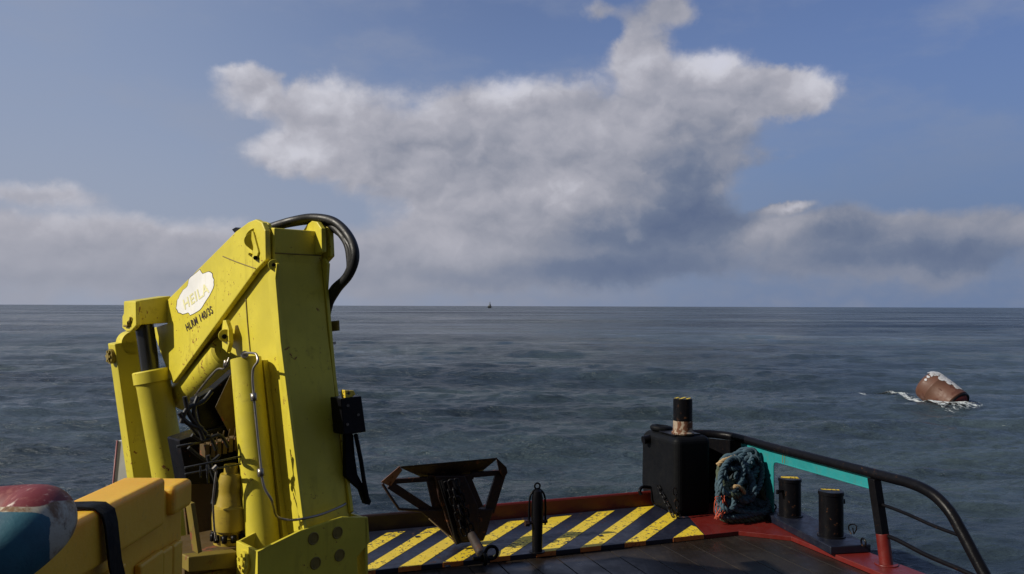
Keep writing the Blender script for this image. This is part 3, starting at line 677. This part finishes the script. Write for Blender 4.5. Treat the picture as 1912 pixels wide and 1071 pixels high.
# main boom with sticker face
BC = -.065
bm_ = MB()
bprof = [(464, 414), (477, 409), (489, 415), (495, 430), (496, 485), (478, 503), (330, 706), (322, 716), (303, 668), (284, 612), (312, 604), (312, 560), (440, 432)]
bm_.prism([S(x, y, BC) for x, y in bprof], RX * .05)
# box body behind the near cheek, stopping short of the jib head
bm_.prism([S(x, y, BC + .05) for x, y in ((440, 434), (455, 470), (440, 545), (330, 703), (323, 680), (314, 562))], RX * (JW - .02))
boom = bm_.build('main_boom', M['yellow'], cn, .008)
far_ = MB(); far_.prism([S(x, y, JW + .035) for x, y in ((588, 414), (598, 411), (608, 417), (615, 432), (617, 478), (606, 490), (540, 560), (470, 620), (560, 432))], RX * .045)
far_.build('far_cheek', M['yellow'], boom, .008)
far2 = MB(); far2.prism([S(x, y, JW - .07) for x, y in ((572, 420), (582, 412), (592, 414), (600, 426), (601, 470), (590, 475), (560, 440))], RX * .045); far2.build('far_cheek', M['yellow'], boom, .006)
near2 = MB(); near2.prism([S(x, y, .02) for x, y in ((484, 420), (492, 413), (500, 416), (504, 428), (505, 490), (496, 498), (486, 470))], RX * .03); near2.build('inner_cheek', M['yellow'], boom, .006)
# head cross tube
MB().cyl(S(481, 447, BC + .03), S(481, 447, JW + .075), .10, n=28).build('head_pin', M['yellow'], boom)
pn = MB(); pn.cyl(S(470, 449, BC - .012), S(470, 449, BC + .01), .062, n=24); pn.cyl(S(462, 446, BC - .02), S(462, 446, BC), .018, n=12, mi=1)
pn.prism([S(x, y, BC - .016) for x, y in ((465, 430), (472, 432), (482, 470), (478, 484), (470, 480), (474, 466))], RX * .014)
pn.cyl(S(477, 481, BC - .03), S(477, 481, BC), .02, n=6, mi=1); pn.cyl(S(466, 474, BC - .03), S(466, 474, BC), .013, n=6)
pn.build('pin_keeper', [M['yellow'], M['black']], boom, .002)
sm2 = MB().tube([S(416, 478, BC - .002), S(440, 488, BC - .002), S(477, 501, BC - .002)], .005, 6); sm2.build('weld_line', M['yellow_dull'], boom)
hk2 = MB().prism([S(x, y, BC + .1) for x, y in ((433, 428), (440, 424), (447, 428), (445, 433), (438, 434))], RX * .05); hk2.build('lug', M['black'], boom)
# sticker + letters on the near cheek
stk = [(373, 503), (378, 511), (389, 507), (396, 511), (399, 522), (399, 532), (394, 545), (385, 560), (377, 573), (370, 580), (355, 588), (351, 583), (341, 586), (333, 583), (329, 575), (331, 560), (336, 551), (342, 541), (350, 534), (352, 524), (356, 517)]
rnd2 = random.Random(3); stk2 = []
for i, p in enumerate(stk):
    q_ = stk[(i + 1) % len(stk)]; stk2.append(p); stk2.append(((p[0] + q_[0]) / 2 + rnd2.uniform(-.9, .9), (p[1] + q_[1]) / 2 + rnd2.uniform(-.9, .9)))
MB().prism([S((x - 364) * 1.03 + 364, (y - 546) * 1.03 + 546, BC - .0015) for x, y in stk2], RX * .0012).build('sticker_edge', M['letter'], boom)
MB().prism([S(x, y, BC - .003) for x, y in stk2], RX * .0012).build('sticker', M['white'], boom)
def lettering(name, txt, p0, p1, ptop, m_, parent, bold=0.0, xs=1.0):
    """text whose baseline runs p0->p1 (pixels) on the cheek, cap height reaching ptop above p0"""
    cu = bpy.data.curves.new(name, 'FONT'); cu.body = txt; cu.offset = bold; cu.extrude = 0; cu.space_character = 1.12
    o = bpy.data.objects.new(name, cu); C.objects.link(o); dg = bpy.context.evaluated_depsgraph_get(); me = bpy.data.meshes.new_from_object(o.evaluated_get(dg))
    bpy.data.objects.remove(o); cs = [v.co.copy() for v in me.vertices]; x0 = min(c.x for c in cs); x1 = max(c.x for c in cs); y0 = min(c.y for c in cs); y1 = max(c.y for c in cs)
    a, b, t = S(*p0, BC - .0052), S(*p1, BC - .0052), S(*ptop, BC - .0052); org = (a + b) / 2
    for v, c in zip(me.vertices, cs): v.co = a + (b - a) * ((c.x - x0) / (x1 - x0)) + (t - a) * ((c.y - y0) / (y1 - y0)) - org
    me.materials.clear(); me.materials.append(m_); o = bpy.data.objects.new(name, me); C.objects.link(o); o.parent = parent; o.location = org - WORG[parent.name]
    return o
lettering('black_lettering', 'HLRM 140/3S', (349, 618.5), (398, 584), (345.3, 605), M['letter'], boom, .014)
lettering('faded_lettering', 'HEILA', (345, 578), (391, 545), (341, 560), M['fadeyel'], boom, .02)
# lift lug box on the boom's near side
lug = MB()
lb0 = [S(x, y, BC) for x, y in ((312, 553), (322, 590), (322, 610), (306, 607), (300, 600), (296, 566))]
bx = S(312, 556, BC); 
# the box: front face traced on a plane facing us, pushed back along the boom
f_e = (S(312, 580, BC) - C0).dot(EX)
bxp = [Fp(x, y, f_e - .0) for x, y in ((252, 562), (319, 552), (322, 602), (262, 606), (252, 612))]
lug.prism(bxp, EX * .30)
chk = [H(x, y, bxp[0], RX) for x, y in ((253, 562), (237, 572), (228, 590), (228, 612), (236, 619), (244, 618), (254, 607))]
lug.prism(chk, RX * .05)
lift_lug = lug.build('lift_lug', M['yellow'], boom, .010)
pk = MB().cyl(H(243, 603, bxp[0] - RX * .01, RX), H(243, 603, bxp[0] + RX * .02, RX), .03, n=16); pk.tube([H(232, 608, bxp[0] - RX * .015, RX), H(238, 609, bxp[0] - RX * .015, RX), H(243, 598, bxp[0] - RX * .015, RX), H(244, 592, bxp[0] - RX * .015, RX)], .012, 8)
pk.build('pin_keeper', M['yellow_dull'], lift_lug)
# lift cylinder: barrel and dark rod, running down to the base
ce = f_e + .14
def bar3(p, e): return Fp(p[0], p[1], e)
r0, r1 = bar3((268, 596), ce), bar3((281, 692), ce - .06)
k_ = r0.y / F
MB().cyl(r0, r1, 16.5 * k_, n=26).build('cylinder_rod', M['rod'], cn)
cy = MB(); c1, c2 = bar3((282, 690), ce - .06), bar3((325, 935), ce - .22); c3 = c2 + (c2 - c1) * .5
ax_ = (c2 - c1).normalized(); L_ = (c3 - c1).length
cy.lathe(c1, ax_, [(0, .165), (.012, .176), (.12, .178), (.13, .166), (.15, .160), (L_, .160)], 36)
cy.build('lift_cylinder', M['yellow'], cn)
# tall base column behind the lift cylinder
cole = f_e + .42
colp = [Fp(x, y, cole) for x, y in ((214, 642), (254, 634), (268, 700), (300, 900), (318, 1010), (268, 1010), (254, 925))]
cb = MB().prism(colp, EX * .20); column = cb.build('base_column', M['yellow'], cn, .010)
lgc = Fp(250, 640, cole); MB().cyl(lgc - NX * .0 + RX * .0, lgc + EX * .16, .12, n=28).build('column_lug', M['yellow'], column)
ph = H(204, 665, colp[0] - RX * .02, RX); pp = MB()
pp.cyl(ph, ph + RX * .10, .075, n=24); pp.cyl(ph - RX * .02, ph, .04, n=6)
for i in range(6): t = i * math.pi / 3; q_ = ph + (EX * math.cos(t) + ZU * math.sin(t)) * .052; pp.cyl(q_ - RX * .018, q_, .014, n=6)
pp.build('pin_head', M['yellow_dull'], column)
# fold cylinder under the boom
f0, f1 = S(424, 658, .16), S(330, 752, .16); fa = (f1 - f0).normalized()
MB().lathe(f0 - fa * .05, fa, [(0, .14), (.02, .165), (1.1, .165), (1.12, .15)], 34).build('fold_cylinder', M['yellow'], cn)
ek = MB(); ek.prism([S(x, y, -.10) for x, y in ((416, 598), (421, 597), (427, 615), (428, 640), (423, 658), (418, 650), (413, 625))], RX * .04)
ek.prism([S(x, y, .0) for x, y in ((412, 600), (424, 597), (434, 620), (436, 645), (428, 660), (415, 650))], RX * .05)
ek.cyl(S(420, 626, -.12), S(420, 626, .3), .055, n=22); ek.cyl(S(419, 628, -.128), S(419, 628, -.118), .022, n=8, mi=1)
ek.build('link_plate', [M['yellow'], M['black']], cn, .004)
# extension cylinder alongside the jib
x0, x1 = S(459, 668, -.17), S(494, 1045, -.17)
xa = (x1 - x0).normalized(); XL = (x1 - x0).length
MB().lathe(x0, xa, [(0, .10), (.004, .122), (XL + .15, .130)], 34).build('extension_cylinder', M['yellow'], cn)
def pipe(name, pts, r, m_, par=cn, n=10): 
    return MB().tube(spline(pts, 6), r, n).build(name, m_, par)
tc_ = -.25
pipe('steel_pipe', [S(452, 664, -.22), S(458, 659, -.26), S(472, 659, -.28), S(479, 662, -.28), S(481, 675, -.29), S(472, 693, -.31), S(474, 740, -.31), S(485, 850, -.31), S(492, 905, -.31), S(508, 935, -.26), S(516, 962, -.16), S(535, 970, -.09), Fp(560, 969, -.08) , Fp(600, 960, -.08), Fp(635, 946, -.08), Fp(645, 940, -.04)], .010, M['chrome'])
for (x, y) in ((474, 741), (487, 882)):
    q_ = S(x, y, -.315); MB().cyl(q_ - xa * .03, q_ + xa * .03, .026, n=6).build('pipe_fitting', M['chrome'], cn)
fit = MB(); fit.cyl(S(457, 661, -.24), S(457, 668, -.2), .03, n=8); fit.build('pipe_fitting', M['chrome'], cn)
pipe('steel_pipe', [S(428, 668, -.03), S(424, 678, -.05), S(418, 688, -.03), S(405, 690, -.03), S(380, 718, -.03), S(350, 758, .0)], .010, M['chrome'])
fit = MB().cyl(S(423, 672, -.04), S(421, 684, -.04), .022, n=6); fit.build('pipe_fitting', M['chrome'], cn)
# base cradle: open steel box the jib rests in
ce2 = -.12
cr_ = MB()
fpts = [(481, 1029), (562, 990), (600, 978), (640, 965), (687, 965), (691, 1012), (667, 1040), (670, 1110), (670, 1180), (481, 1180)]
cr_.prism([Fp(x, y, ce2) for x, y in fpts], EX * .028)
lc = Fp(481, 1029, ce2); lb = Fp(481, 1180, ce2)
cr_.prism([lc, lc + EX * .34 + ZU * .005, lb + EX * .34, lb], RX * .028)
cr_.prism([lc + EX * .32, lc + EX * .32 + RX * .34 + ZU * .1, lb + EX * .32 + RX * .34, lb + EX * .32], EX * .02)
rc_ = Fp(686, 966, ce2); rb_ = Fp(690, 1180, ce2); cr_.prism([rc_, rc_ + EX * .34, rb_ + EX * .34, rb_], -RX * .028)
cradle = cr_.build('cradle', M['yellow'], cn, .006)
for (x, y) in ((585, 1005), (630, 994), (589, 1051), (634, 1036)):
    q_ = Fp(x, y, ce2); dm = MB(); dm.torus(q_ + NX * .001, NX, .043, .006, 24, 8); dm.cyl(q_ - NX * .004, q_ + NX * .0025, .041, n=24); dm.build('shaded_dimple', M['yellow_dull'], cradle)  # dimples as proud discs, their shade put into a darker colour
ds = MB(); q_ = H(457, 1049, lc, RX)
ds.cyl(q_ - RX * .02, q_, .085, n=26)
for i in range(6): t = i * math.pi / 3 + .3; z_ = q_ + (EX * math.cos(t) + ZU * math.sin(t)) * .055; ds.cyl(z_ - RX * .032, z_ - RX * .018, .014, n=6)
ds.cyl(q_ - RX * .03, q_ - RX * .018, .025, n=10); ds.build('flange_disc', M['yellow'], cradle)
# hydraulic motor, slewing base, dark valve gear in the middle of the crane
mb_ = Fp(430, 1012, .48); mz = mb_; k_ = mz.y / F
bsl = MB(); mo = MB()
prof = [(1012 - y, r) for y, r in ((1012, 30), (1002, 30), (1000, 24), (988, 24), (986, 32), (965, 33), (945, 32), (942, 26), (925, 22), (915, 21), (905, 24), (885, 19), (884, 13), (868, 12))]
mo.lathe(mz, ZU, [(h_ * k_, r_ * k_) for h_, r_ in prof], 26)
mo.build('slew_motor', M['motor'], cn)
for i in range(12): t = i * math.pi / 6; z_ = mz + V((math.cos(t), math.sin(t), 0)) * 31 * k_; MB().cyl(z_ + ZU * .03, z_ + ZU * .085, .022, n=6).build('motor_bolt', M['black'], cn)
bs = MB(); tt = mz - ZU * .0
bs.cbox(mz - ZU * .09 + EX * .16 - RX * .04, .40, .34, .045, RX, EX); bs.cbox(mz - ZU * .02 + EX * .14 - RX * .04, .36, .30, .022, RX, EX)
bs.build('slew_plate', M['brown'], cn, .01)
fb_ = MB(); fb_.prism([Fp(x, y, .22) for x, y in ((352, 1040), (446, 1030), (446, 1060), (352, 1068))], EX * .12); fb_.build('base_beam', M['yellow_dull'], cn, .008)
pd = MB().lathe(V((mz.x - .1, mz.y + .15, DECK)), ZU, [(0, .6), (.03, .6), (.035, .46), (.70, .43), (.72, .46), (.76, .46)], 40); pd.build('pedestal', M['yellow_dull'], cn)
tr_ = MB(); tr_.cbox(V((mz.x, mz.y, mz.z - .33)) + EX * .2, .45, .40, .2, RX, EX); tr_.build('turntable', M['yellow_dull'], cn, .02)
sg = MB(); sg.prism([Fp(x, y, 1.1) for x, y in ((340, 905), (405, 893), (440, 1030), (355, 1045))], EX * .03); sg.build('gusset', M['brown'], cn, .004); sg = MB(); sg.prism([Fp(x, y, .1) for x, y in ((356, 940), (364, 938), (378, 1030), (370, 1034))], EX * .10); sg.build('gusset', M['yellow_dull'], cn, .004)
vb = MB(); vb.prism([Fp(x, y, .75) for x, y in ((335, 822), (400, 800), (470, 780), (480, 900), (350, 905))], EX * .25)
vb.prism([Fp(x, y, .8) for x, y in ((365, 745), (400, 725), (440, 690), (470, 700), (470, 830), (380, 830))], EX * .12)
vb.build('valve_block', M['black'], cn, .01)
inner = MB(); inner.prism([Fp(x, y, .70) for x, y in ((402, 760), (430, 700), (470, 680), (500, 900), (452, 900), (440, 830))], EX * .006); inner.build('inner_plate', M['brown'], cn, .004)  # unlit inside of the crane, its shade put into the colour
for i, (x, y) in enumerate(((382, 842), (393, 839), (404, 836), (415, 833), (426, 830), (437, 827))):
    q_ = Fp(x, y, .62); MB().cbox(q_, .018, .05, .055, RX, EX).cyl(q_ + ZU * .05, q_ + ZU * .13 + NX * .03, .006, n=6).build('valve_section', M['brown'], cn, .003)
for i, pts in enumerate(([(352, 790), (372, 812), (392, 815), (404, 840)], [(358, 812), (380, 822), (410, 812), (426, 834)], [(352, 835), (370, 850), (392, 862), (410, 850)])):
    MB().tube(spline([Fp(x, y, .50) for x, y in pts], 6), .015, 9).build('hose', M['hose'], cn)
hb_ = MB()
hb_.tube([Fp(345, 873, .28), Fp(450, 852, .28)], .008, 8); hb_.tube([Fp(345, 885, .28), Fp(450, 866, .28)], .007, 8)
hb_.tube([Fp(374, 869, .27), Fp(375, 892, .27)], .008, 8); hb_.tube([Fp(386, 867, .27), Fp(389, 902, .27)], .010, 8); hb_.tube([Fp(330, 834, .6), Fp(378, 825, .6)], .012, 8)
hb_.build('hand_rail', M['rod'], cn)
for pts in ([(335, 770), (345, 785), (360, 795), (372, 800), (380, 820)], [(345, 740), (352, 770), (365, 790), (378, 800)], [(370, 740), (362, 765), (368, 790), (385, 810)], [(395, 730), (378, 750), (350, 762), (338, 790)], [(388, 850), (396, 880), (404, 905), (398, 940)]):
    pipe('hose', [Fp(x, y, .42) for x, y in pts], .018, M['hose'])
gt = MB(); gt.cyl(Fp(398, 877, .05), Fp(405, 870, .05), .018, n=8); gt.tube(spline([Fp(404, 878, .05), Fp(402, 895, .05), Fp(398, 935, .05), Fp(400, 985, .05), Fp(404, 1008, .05)], 5), .008, 8); gt.build('drain_pipe', M['chrome'], cn)
# hoses over the head and down the right side of the jib
for i, (dx, dy, r_) in enumerate(((0, 0, .038), (-7, 6, .034), (-3, 12, .032))):
    pts = [S(505 + dx, 424 + dy * .2, .22 + .05 * i), S(545, 412 + dy * .4, .30 + .04 * i), S(585 + dx * .5, 406 + dy * .6, .42 + .05 * i), S(625 + dx, 414 + dy, .50 + .02 * i), S(653 + dx * 1.2, 443 + dy * .7, .52), S(663 + dx * 1.4, 478, .52), S(652 + dx * (.2 if i == 1 else 1.2), 512, .52), S(628 + dx, 542, .52), S(611 + dx * .3, 578 + dy, .54), S(608 + dx * .4, 640, .54), S(616 + dx * .5, 720, .54), S(627 + dx * .5, 820, .54), S(637 + dx * .5, 935, .54)]
    pipe('hose', pts, r_, M['hose'], n=12)
bk = MB(); bk.prism([S(x, y, JW + .08) for x, y in ((612, 600), (630, 598), (631, 617), (613, 619))], RX * .02); bk.build('hose_bracket', M['yellow_dull'], cn, .003)
for y in (640, 768, 852):
    x = 608 + (y - 600) * .10; cl = MB(); cl.cbox(S(x, y, JW + .06), .05, .05, .012, RX, EX); cl.build('hose_clamp', M['chrome'] if y == 640 else M['black'], cn)
# control box hung on the right side with hanging levers
cbx = MB(); cbx.prism([Fp(x, y, -.02) + RX * .0 for x, y in ((636, 744), (675, 739), (684, 806), (642, 812))], EX * .16)
ctl = cbx.build('control_box', M['black'], cn, .008)
MB().prism([Fp(x, y, .0) for x, y in ((644, 728), (661, 729), (664, 736), (658, 741), (645, 743))], EX * .06).build('cap', M['yellow_stripe'], ctl, .004)
for x, y in ((650, 757), (669, 774), (649, 792)): MB().cyl(Fp(x, y, -.02), Fp(x, y, -.032), .012, n=10).build('switch', M['chrome'], ctl)
lv = MB(); lv.prism([Fp(x, y, .02) for x, y in ((645, 808), (660, 810), (663, 850), (668, 885), (682, 912), (694, 935), (691, 943), (682, 941), (673, 915), (656, 900), (646, 890))], EX * .05)
lv.tube([Fp(664, 810, .0), Fp(674, 860, .0), Fp(680, 900, .0), Fp(687, 935, .0)], .018, 10); lv.build('hanging_lever', M['rubber'], cn, .006)

# unseen wheelhouse wall behind the viewpoint, built dark to cut fill light; window band
wh_ = thing('wheelhouse', 'unseen dark steel wheelhouse behind the viewpoint, facing the open deck', 'wheelhouse', V((0, -1.5, DECK)))
wb = MB()
wb.box(V((-4.0, -1.5, DECK)), V((8.6, 0, 0)), V((0, -4, 0)), ZU * 2.3); wb.box(V((-4.0, -1.5, 3.6)), V((8.6, 0, 0)), V((0, -4, 0)), ZU * 2.4)
for x_ in (-4.0, -1.6, 1.5, 4.35): wb.box(V((x_, -1.5, 2.24)), V((.25, 0, 0)), V((0, -4, 0)), ZU * 1.36)
wb.build('wall', paint('wheelhouse_paint', (.05, .055, .06), .5), wh_)
gl = MB().box(V((-3.9, -1.6, 2.24)), V((8.4, 0, 0)), V((0, -.02, 0)), ZU * 1.36); gl.build('window', paint('dark_window_glass', (.01, .012, .015), .05, streak=False, bump=0), wh_)

# white post behind the crane
wp = MB(); wy = 8.9
pa = [P(221, 822, wy), P(228, 826, wy), P(246, 960, wy), P(205, 960, wy)]
wpth = thing('white_strut', 'white steel strut with red edge just behind the tall yellow column', 'strut', V((P(225, 960, wy).x, wy, DECK)))
zb_ = DECK; d1 = P(246, 960, wy); d0 = P(205, 960, wy); tz = P(224, 822, wy)
fac = (d1.z - zb_) / (tz.z - d1.z)
wp.prism([tz + V((-.02, 0, 0)), tz + V((.03, 0, 0)), V((d1.x + (d1.x - tz.x) * fac, wy, zb_)), V((d0.x + (d0.x - tz.x) * fac * .5, wy, zb_))], V((.06, .22, 0)))
wp.build('strut', M['white_post'], wpth, .006)
re_ = MB().tube([tz + V((-.028, -.004, 0)), V((d0.x + (d0.x - tz.x) * fac * .5 - .008, wy - .004, zb_))], .010, 8); re_.build('red_edge', M['red_edge'], wpth)

# ------------------------------------------------------------------ plastic tank at lower left
tk = thing('plastic_tank', 'orange yellow plastic tank with moulded ribs, strapped down at the lower left', 'tank', V((-2.0, 3.4, 1.0)))
pa = P(352, 930, 4.05); pbk = P(25, 1071, 2.62); dy_ = V((pa.x - pbk.x, pa.y - pbk.y, 0)).normalized(); nx_ = V((dy_.y, -dy_.x, 0))
TZ = 2.17; base = V((pa.x, pa.y, 0)) - dy_ * 1.9
L1 = 1.9
tb = MB()
def TB(t, z, o=0.0): return base + dy_ * t + nx_ * o + ZU * z
tb.box(TB(0, 1.0, -.17), dy_ * (L1 - .01), nx_ * .15, ZU * (TZ - 1.04))
tank = tb.build('shell', M['plastic'], tk, .035, seg=4)
def tk_t(px, py): 
    q_ = H(px, py, base, nx_); return (q_ - base).dot(dy_), q_.z
ta, za = tk_t(303, 980); tb2, _ = tk_t(318, 980); tc2, _ = tk_t(349, 960)
MB().box(TB(0, za, -.18), dy_ * ta, nx_ * .195, ZU * (TZ + .033 - za)).build('lid_rib', M['plastic'], tk, .022, seg=4)
MB().box(TB(tb2, za + .015, -.18), dy_ * (L1 - tb2 + .005), nx_ * .20, ZU * (TZ - .05 - za)).build('lid_rib', M['plastic'], tk, .028, seg=4)
eb = MB()
for (xa_, ya_, xb_, yb_) in ((320, 1018, 336, 1075), (258, 1055, 300, 1100), (300, 1030, 318, 1040), (170, 1090, 230, 1120)):
    t0, z0 = tk_t(xa_, ya_); t1, z1 = tk_t(xb_, yb_); eb.box(TB(min(t0, t1), 1.3, -.02), dy_ * abs(t1 - t0), nx_ * .034, ZU * (max(z0, z1) - 1.3))
eb.build('moulded_rib', M['plastic'], tk, .012, seg=3)
lo_ = MB().box(TB(.05, DECK, -.45), dy_ * (L1 - .1), nx_ * .5, ZU * (.998 - DECK)); tag(lo_.build('deck_locker', M['black'], bevel=.02), 'dark steel deck locker underneath the orange tank', 'locker')
# strap: band across the top and down the side
sp_pts = []
for (px, py, zz) in ((0, 0, 0),): pass
def band(mb, pts, wd, th=.006, side_=None):
    vs = []; n = len(pts)
    for p, s_, u_ in pts: vs += [p - s_ * wd, p + s_ * wd, p + s_ * wd + u_ * th, p - s_ * wd + u_ * th]
    fs = []
    for i in range(n - 1):
        for k in range(4): fs.append([i * 4 + k, i * 4 + (k + 1) % 4, i * 4 + 4 + (k + 1) % 4, i * 4 + 4 + k])
    fs += [[3, 2, 1, 0], [n * 4 - 4, n * 4 - 3, n * 4 - 2, n * 4 - 1]]; mb.add(vs, fs, True)
ts, _ = tk_t(186, 960); te, _ = tk_t(205, 1071)
bs_ = MB(); rows = []
for o_, z_, t_ in ((-.19, TZ - .2, ts - .03), (-.19, TZ + .036, ts - .03), (-.15, TZ + .042, ts - .02), (-.05, TZ + .041, ts), (.0, TZ + .039, ts)): rows.append((TB(t_, z_, o_), dy_, ZU))
for o_, z_, t_ in ((.026, TZ + .02, ts + .005), (.036, TZ - .03, ts + .01), (.045, za, ts + .03), (.04, 1.9, ts + .075), (.03, 1.6, ts + .15), (.03, 1.2, ts + .22)): rows.append((TB(t_, z_, o_), dy_, nx_))
band(bs_, rows, .048, .008); tag(bs_.build('strap', M['rubber']), 'wide black rubber strap folded over the orange tank', 'strap')

# fender tube: bend with red top, white bend, blue lower leg
ft = MB(); Yf = 2.72
fpath = [P(-260, 985, Yf + .25), P(-100, 975, Yf + .12), P(10, 968, Yf), P(60, 966, Yf - .04), P(74, 972, Yf - .12), P(50, 998, Yf - .20), P(-12, 1046, Yf - .28), P(-120, 1128, Yf - .38), P(-220, 1195, Yf - .45)]
fp_ = spline(fpath, 10); n_ = len(fp_)
mb2 = MB(); mb2.tube(fp_, .108, 36)
fo = mb2.build('fender', M['fender']); tag(fo, 'fat bent rubber fender tube, worn red above, white around the bend and blue below', 'fender')
att = fo.data.attributes.new('band', 'FLOAT', 'POINT')
cum = [0.]
for i in range(1, n_): cum.append(cum[-1] + (fp_[i] - fp_[i - 1]).length)
og = fo.location
vals = []
for v in fo.data.vertices:
    wv = v.co + og; j = min(range(n_), key=lambda i: (fp_[i] - wv).length_squared)
    t_ = min(1, max(0, (3 - .253 * wv.y - wv.z) / .06 + .5)); w_ = min(1, max(0, (wv.x + .592 * wv.y) / .08)) * min(1, max(0, (3.0 - .231 * wv.y - wv.z) / .04))
    vals.append((t_ * .7 + .18) * (1 - w_) + .54 * w_)
att.data.foreach_set('value', vals)

# ------------------------------------------------------------------ drifting can buoy
wl_ = G(1755, 757, SEA)
for _ in range(12): wl_ = G(1755, 757, .5 * wl_.z + .5 * hz(wl_.x, wl_.y))
bx_, by_ = wl_.x, wl_.y; kb = by_ / F
wz = hz(bx_, by_)
bc = P(1757, 736, by_ + .3)
bt_ = thing('can_buoy', 'rust brown cylindrical buoy with white droppings on top floating tilted in the sea', 'buoy', V((bx_, by_, wz)))
axd = (P(1780, 748, by_ - .35) - P(1738, 716, by_ + .45)).normalized()
br = 30 * kb; a0 = bc - axd * .82
prof = [(0, .004), (.012, br * .45), (.04, br * .70), (.09, br * .88), (.16, br * .97), (.24, br), (.55, br), (.56, br * 1.012), (.60, br * 1.012), (.61, br), (1.30, br), (1.33, br * 1.02), (1.50, br * 1.02), (1.53, br * .97), (1.57, br * .9)]
MB().lathe(a0, axd, prof, 48).build('body', M['buoy'], bt_)
MB().lathe(a0, axd, [(1.565, br * .84), (1.60, br * .82), (1.61, br * .5), (1.61, .01)], 40).build('end_plate', M['redorange'], bt_)
MB().torus(a0 + axd * 1.57, axd, br * .93, .045, 40, 10).build('rim', M['black'], bt_)
le = MB(); le.tube([a0 - axd * .1, a0 + axd * .02], .05, 10); le.build('lifting_eye', M['buoy'], bt_)
# droppings: irregular patches proud of the top of the drum
gu = MB(); x_, y_ = frame(axd)
upv = (ZU - axd * ZU.dot(axd)).normalized(); sdv = axd.cross(upv)
if sdv.x > 0: sdv = -sdv
rg = random.Random(9)
for i in range(150):
    t = rg.random(); L_ = .05 + 1.25 * t; ang_ = rg.gauss(.12 - .35 * t, .20) if t > .18 else rg.gauss(.1, .34)
    rr_ = br * (1.004 if L_ > .25 else (.80 + .2 * (L_ / .25) ** .6)) ; s_ = rg.uniform(.035, .075) * (1.1 if t < .15 else 1)
    pts = []
    n = 7
    for k in range(n):
        th = 2 * math.pi * k / n; rr2 = s_ * rg.uniform(.6, 1.2); l2 = L_ + rr2 * math.cos(th) * 1.3; a2 = ang_ + rr2 * math.sin(th) / br
        rq = br * (1.006 if l2 > .25 else (.80 + .205 * (max(0, l2) / .25) ** .6)) + .002 * (i % 7)
        pts.append(a0 + axd * l2 + (upv * math.cos(a2) + sdv * math.sin(a2)) * rq)
    gu.prism(pts, (upv * math.cos(ang_) + sdv * math.sin(ang_)) * .012)
gu.build('droppings', M['guano'], bt_)
# foam
fm = MB(); strip = [(1590, 728), (1625, 735), (1660, 740), (1690, 749), (1720, 755), (1760, 758), (1800, 759), (1835, 757)]
fw_ = [.5, 1.0, 1.8, 2.4, 2.0, 1.3, 1.1, .7]; fa_ = [.56, .68, .64, .60, .66, .62, .56, .25]
cp = [G(x, y + 1, wl_.z) for x, y in strip]; sp2 = spline(cp, 12); m2 = len(sp2); vs = []; fo_ = []
NW = 26
for i, p in enumerate(sp2):
    t = i / (m2 - 1) * (len(strip) - 1); j = min(int(t), len(strip) - 2); f_ = t - j
    wd = fw_[j] * (1 - f_) + fw_[j + 1] * f_; al = fa_[j] * (1 - f_) + fa_[j + 1] * f_
    for k in range(NW + 1):
        s_ = k / NW * 2 - 1; q_ = p + V((0, s_ * wd * 1.6, 0)); vs.append(V((q_.x, q_.y, hz(q_.x, q_.y) + .10))); fo_.append(al * (1 - abs(s_) ** 1.5) - (.3 if i in (0, m2 - 1) else 0))
fm.add(vs, [[i * (NW + 1) + k, (i + 1) * (NW + 1) + k, (i + 1) * (NW + 1) + k + 1, i * (NW + 1) + k + 1] for i in range(m2 - 1) for k in range(NW)], True)
me = bpy.data.meshes.new('sea_foam'); me.from_pydata([tuple(v) for v in fm.v], [], fm.f); me.materials.append(M['foam'])
me.polygons.foreach_set('use_smooth', [True] * len(me.polygons))
at_ = me.attributes.new('foam', 'FLOAT', 'POINT'); at_.data.foreach_set('value', fo_)
fo2 = bpy.data.objects.new('sea_foam', me); C.objects.link(fo2); kind(fo2, 'stuff', 'thin white foam streak trailing along the buoy waterline', 'foam')

# ------------------------------------------------------------------ far ship on the horizon
sy_ = 1500.; sb_ = P(914, 572.8, sy_); k_ = sy_ / F; sz = SEA - .2
sh_ = thing('ship', 'tiny dark ship seen end on at the horizon', 'ship', V((sb_.x, sy_, SEA)))
hx = 3.6 * k_
hu = MB(); n = 9
hl = [(-hx * .78, 0), (-hx, 3.6), (hx, 3.6), (hx * .85, 0)]
hu.prism([V((sb_.x + a_, sy_, sz + b_)) for a_, b_ in hl], V((0, 18, 0))); hu.prism([V((sb_.x - hx, sy_ + 2, sz + 3.6)), V((sb_.x + hx, sy_ + 2, sz + 3.6)), V((sb_.x + hx * .9, sy_ + 2, sz + 4.4))], V((0, 14, 0)))
dkm = paint('far_dark_steel', (.02, .025, .03), .6); whm = paint('far_white_steel', (.45, .47, .5), .6)
hu.build('hull', dkm, sh_)
MB().box(V((sb_.x - 2.9, sy_ + 3, sz + 3.7)), V((3.4, 0, 0)), V((0, 8, 0)), ZU * 2.0).build('deckhouse', whm, sh_)
MB().box(V((sb_.x - .2, sy_ + 3, sz + 4.4)), V((2.6, 0, 0)), V((0, 7, 0)), ZU * 2.6).build('wheelhouse', dkm, sh_)
ms = MB(); ms.cyl(V((sb_.x + .9, sy_ + 6, sz + 7)), V((sb_.x + .9, sy_ + 6, sz + 12.5)), .55, .25, n=8); ms.build('mast', dkm, sh_)
MB().box(V((sb_.x - .8, sy_ + 6, sz + 6.8)), V((.7, 0, 0)), V((0, 1, 0)), ZU * 4.2).build('funnel', whm, sh_)
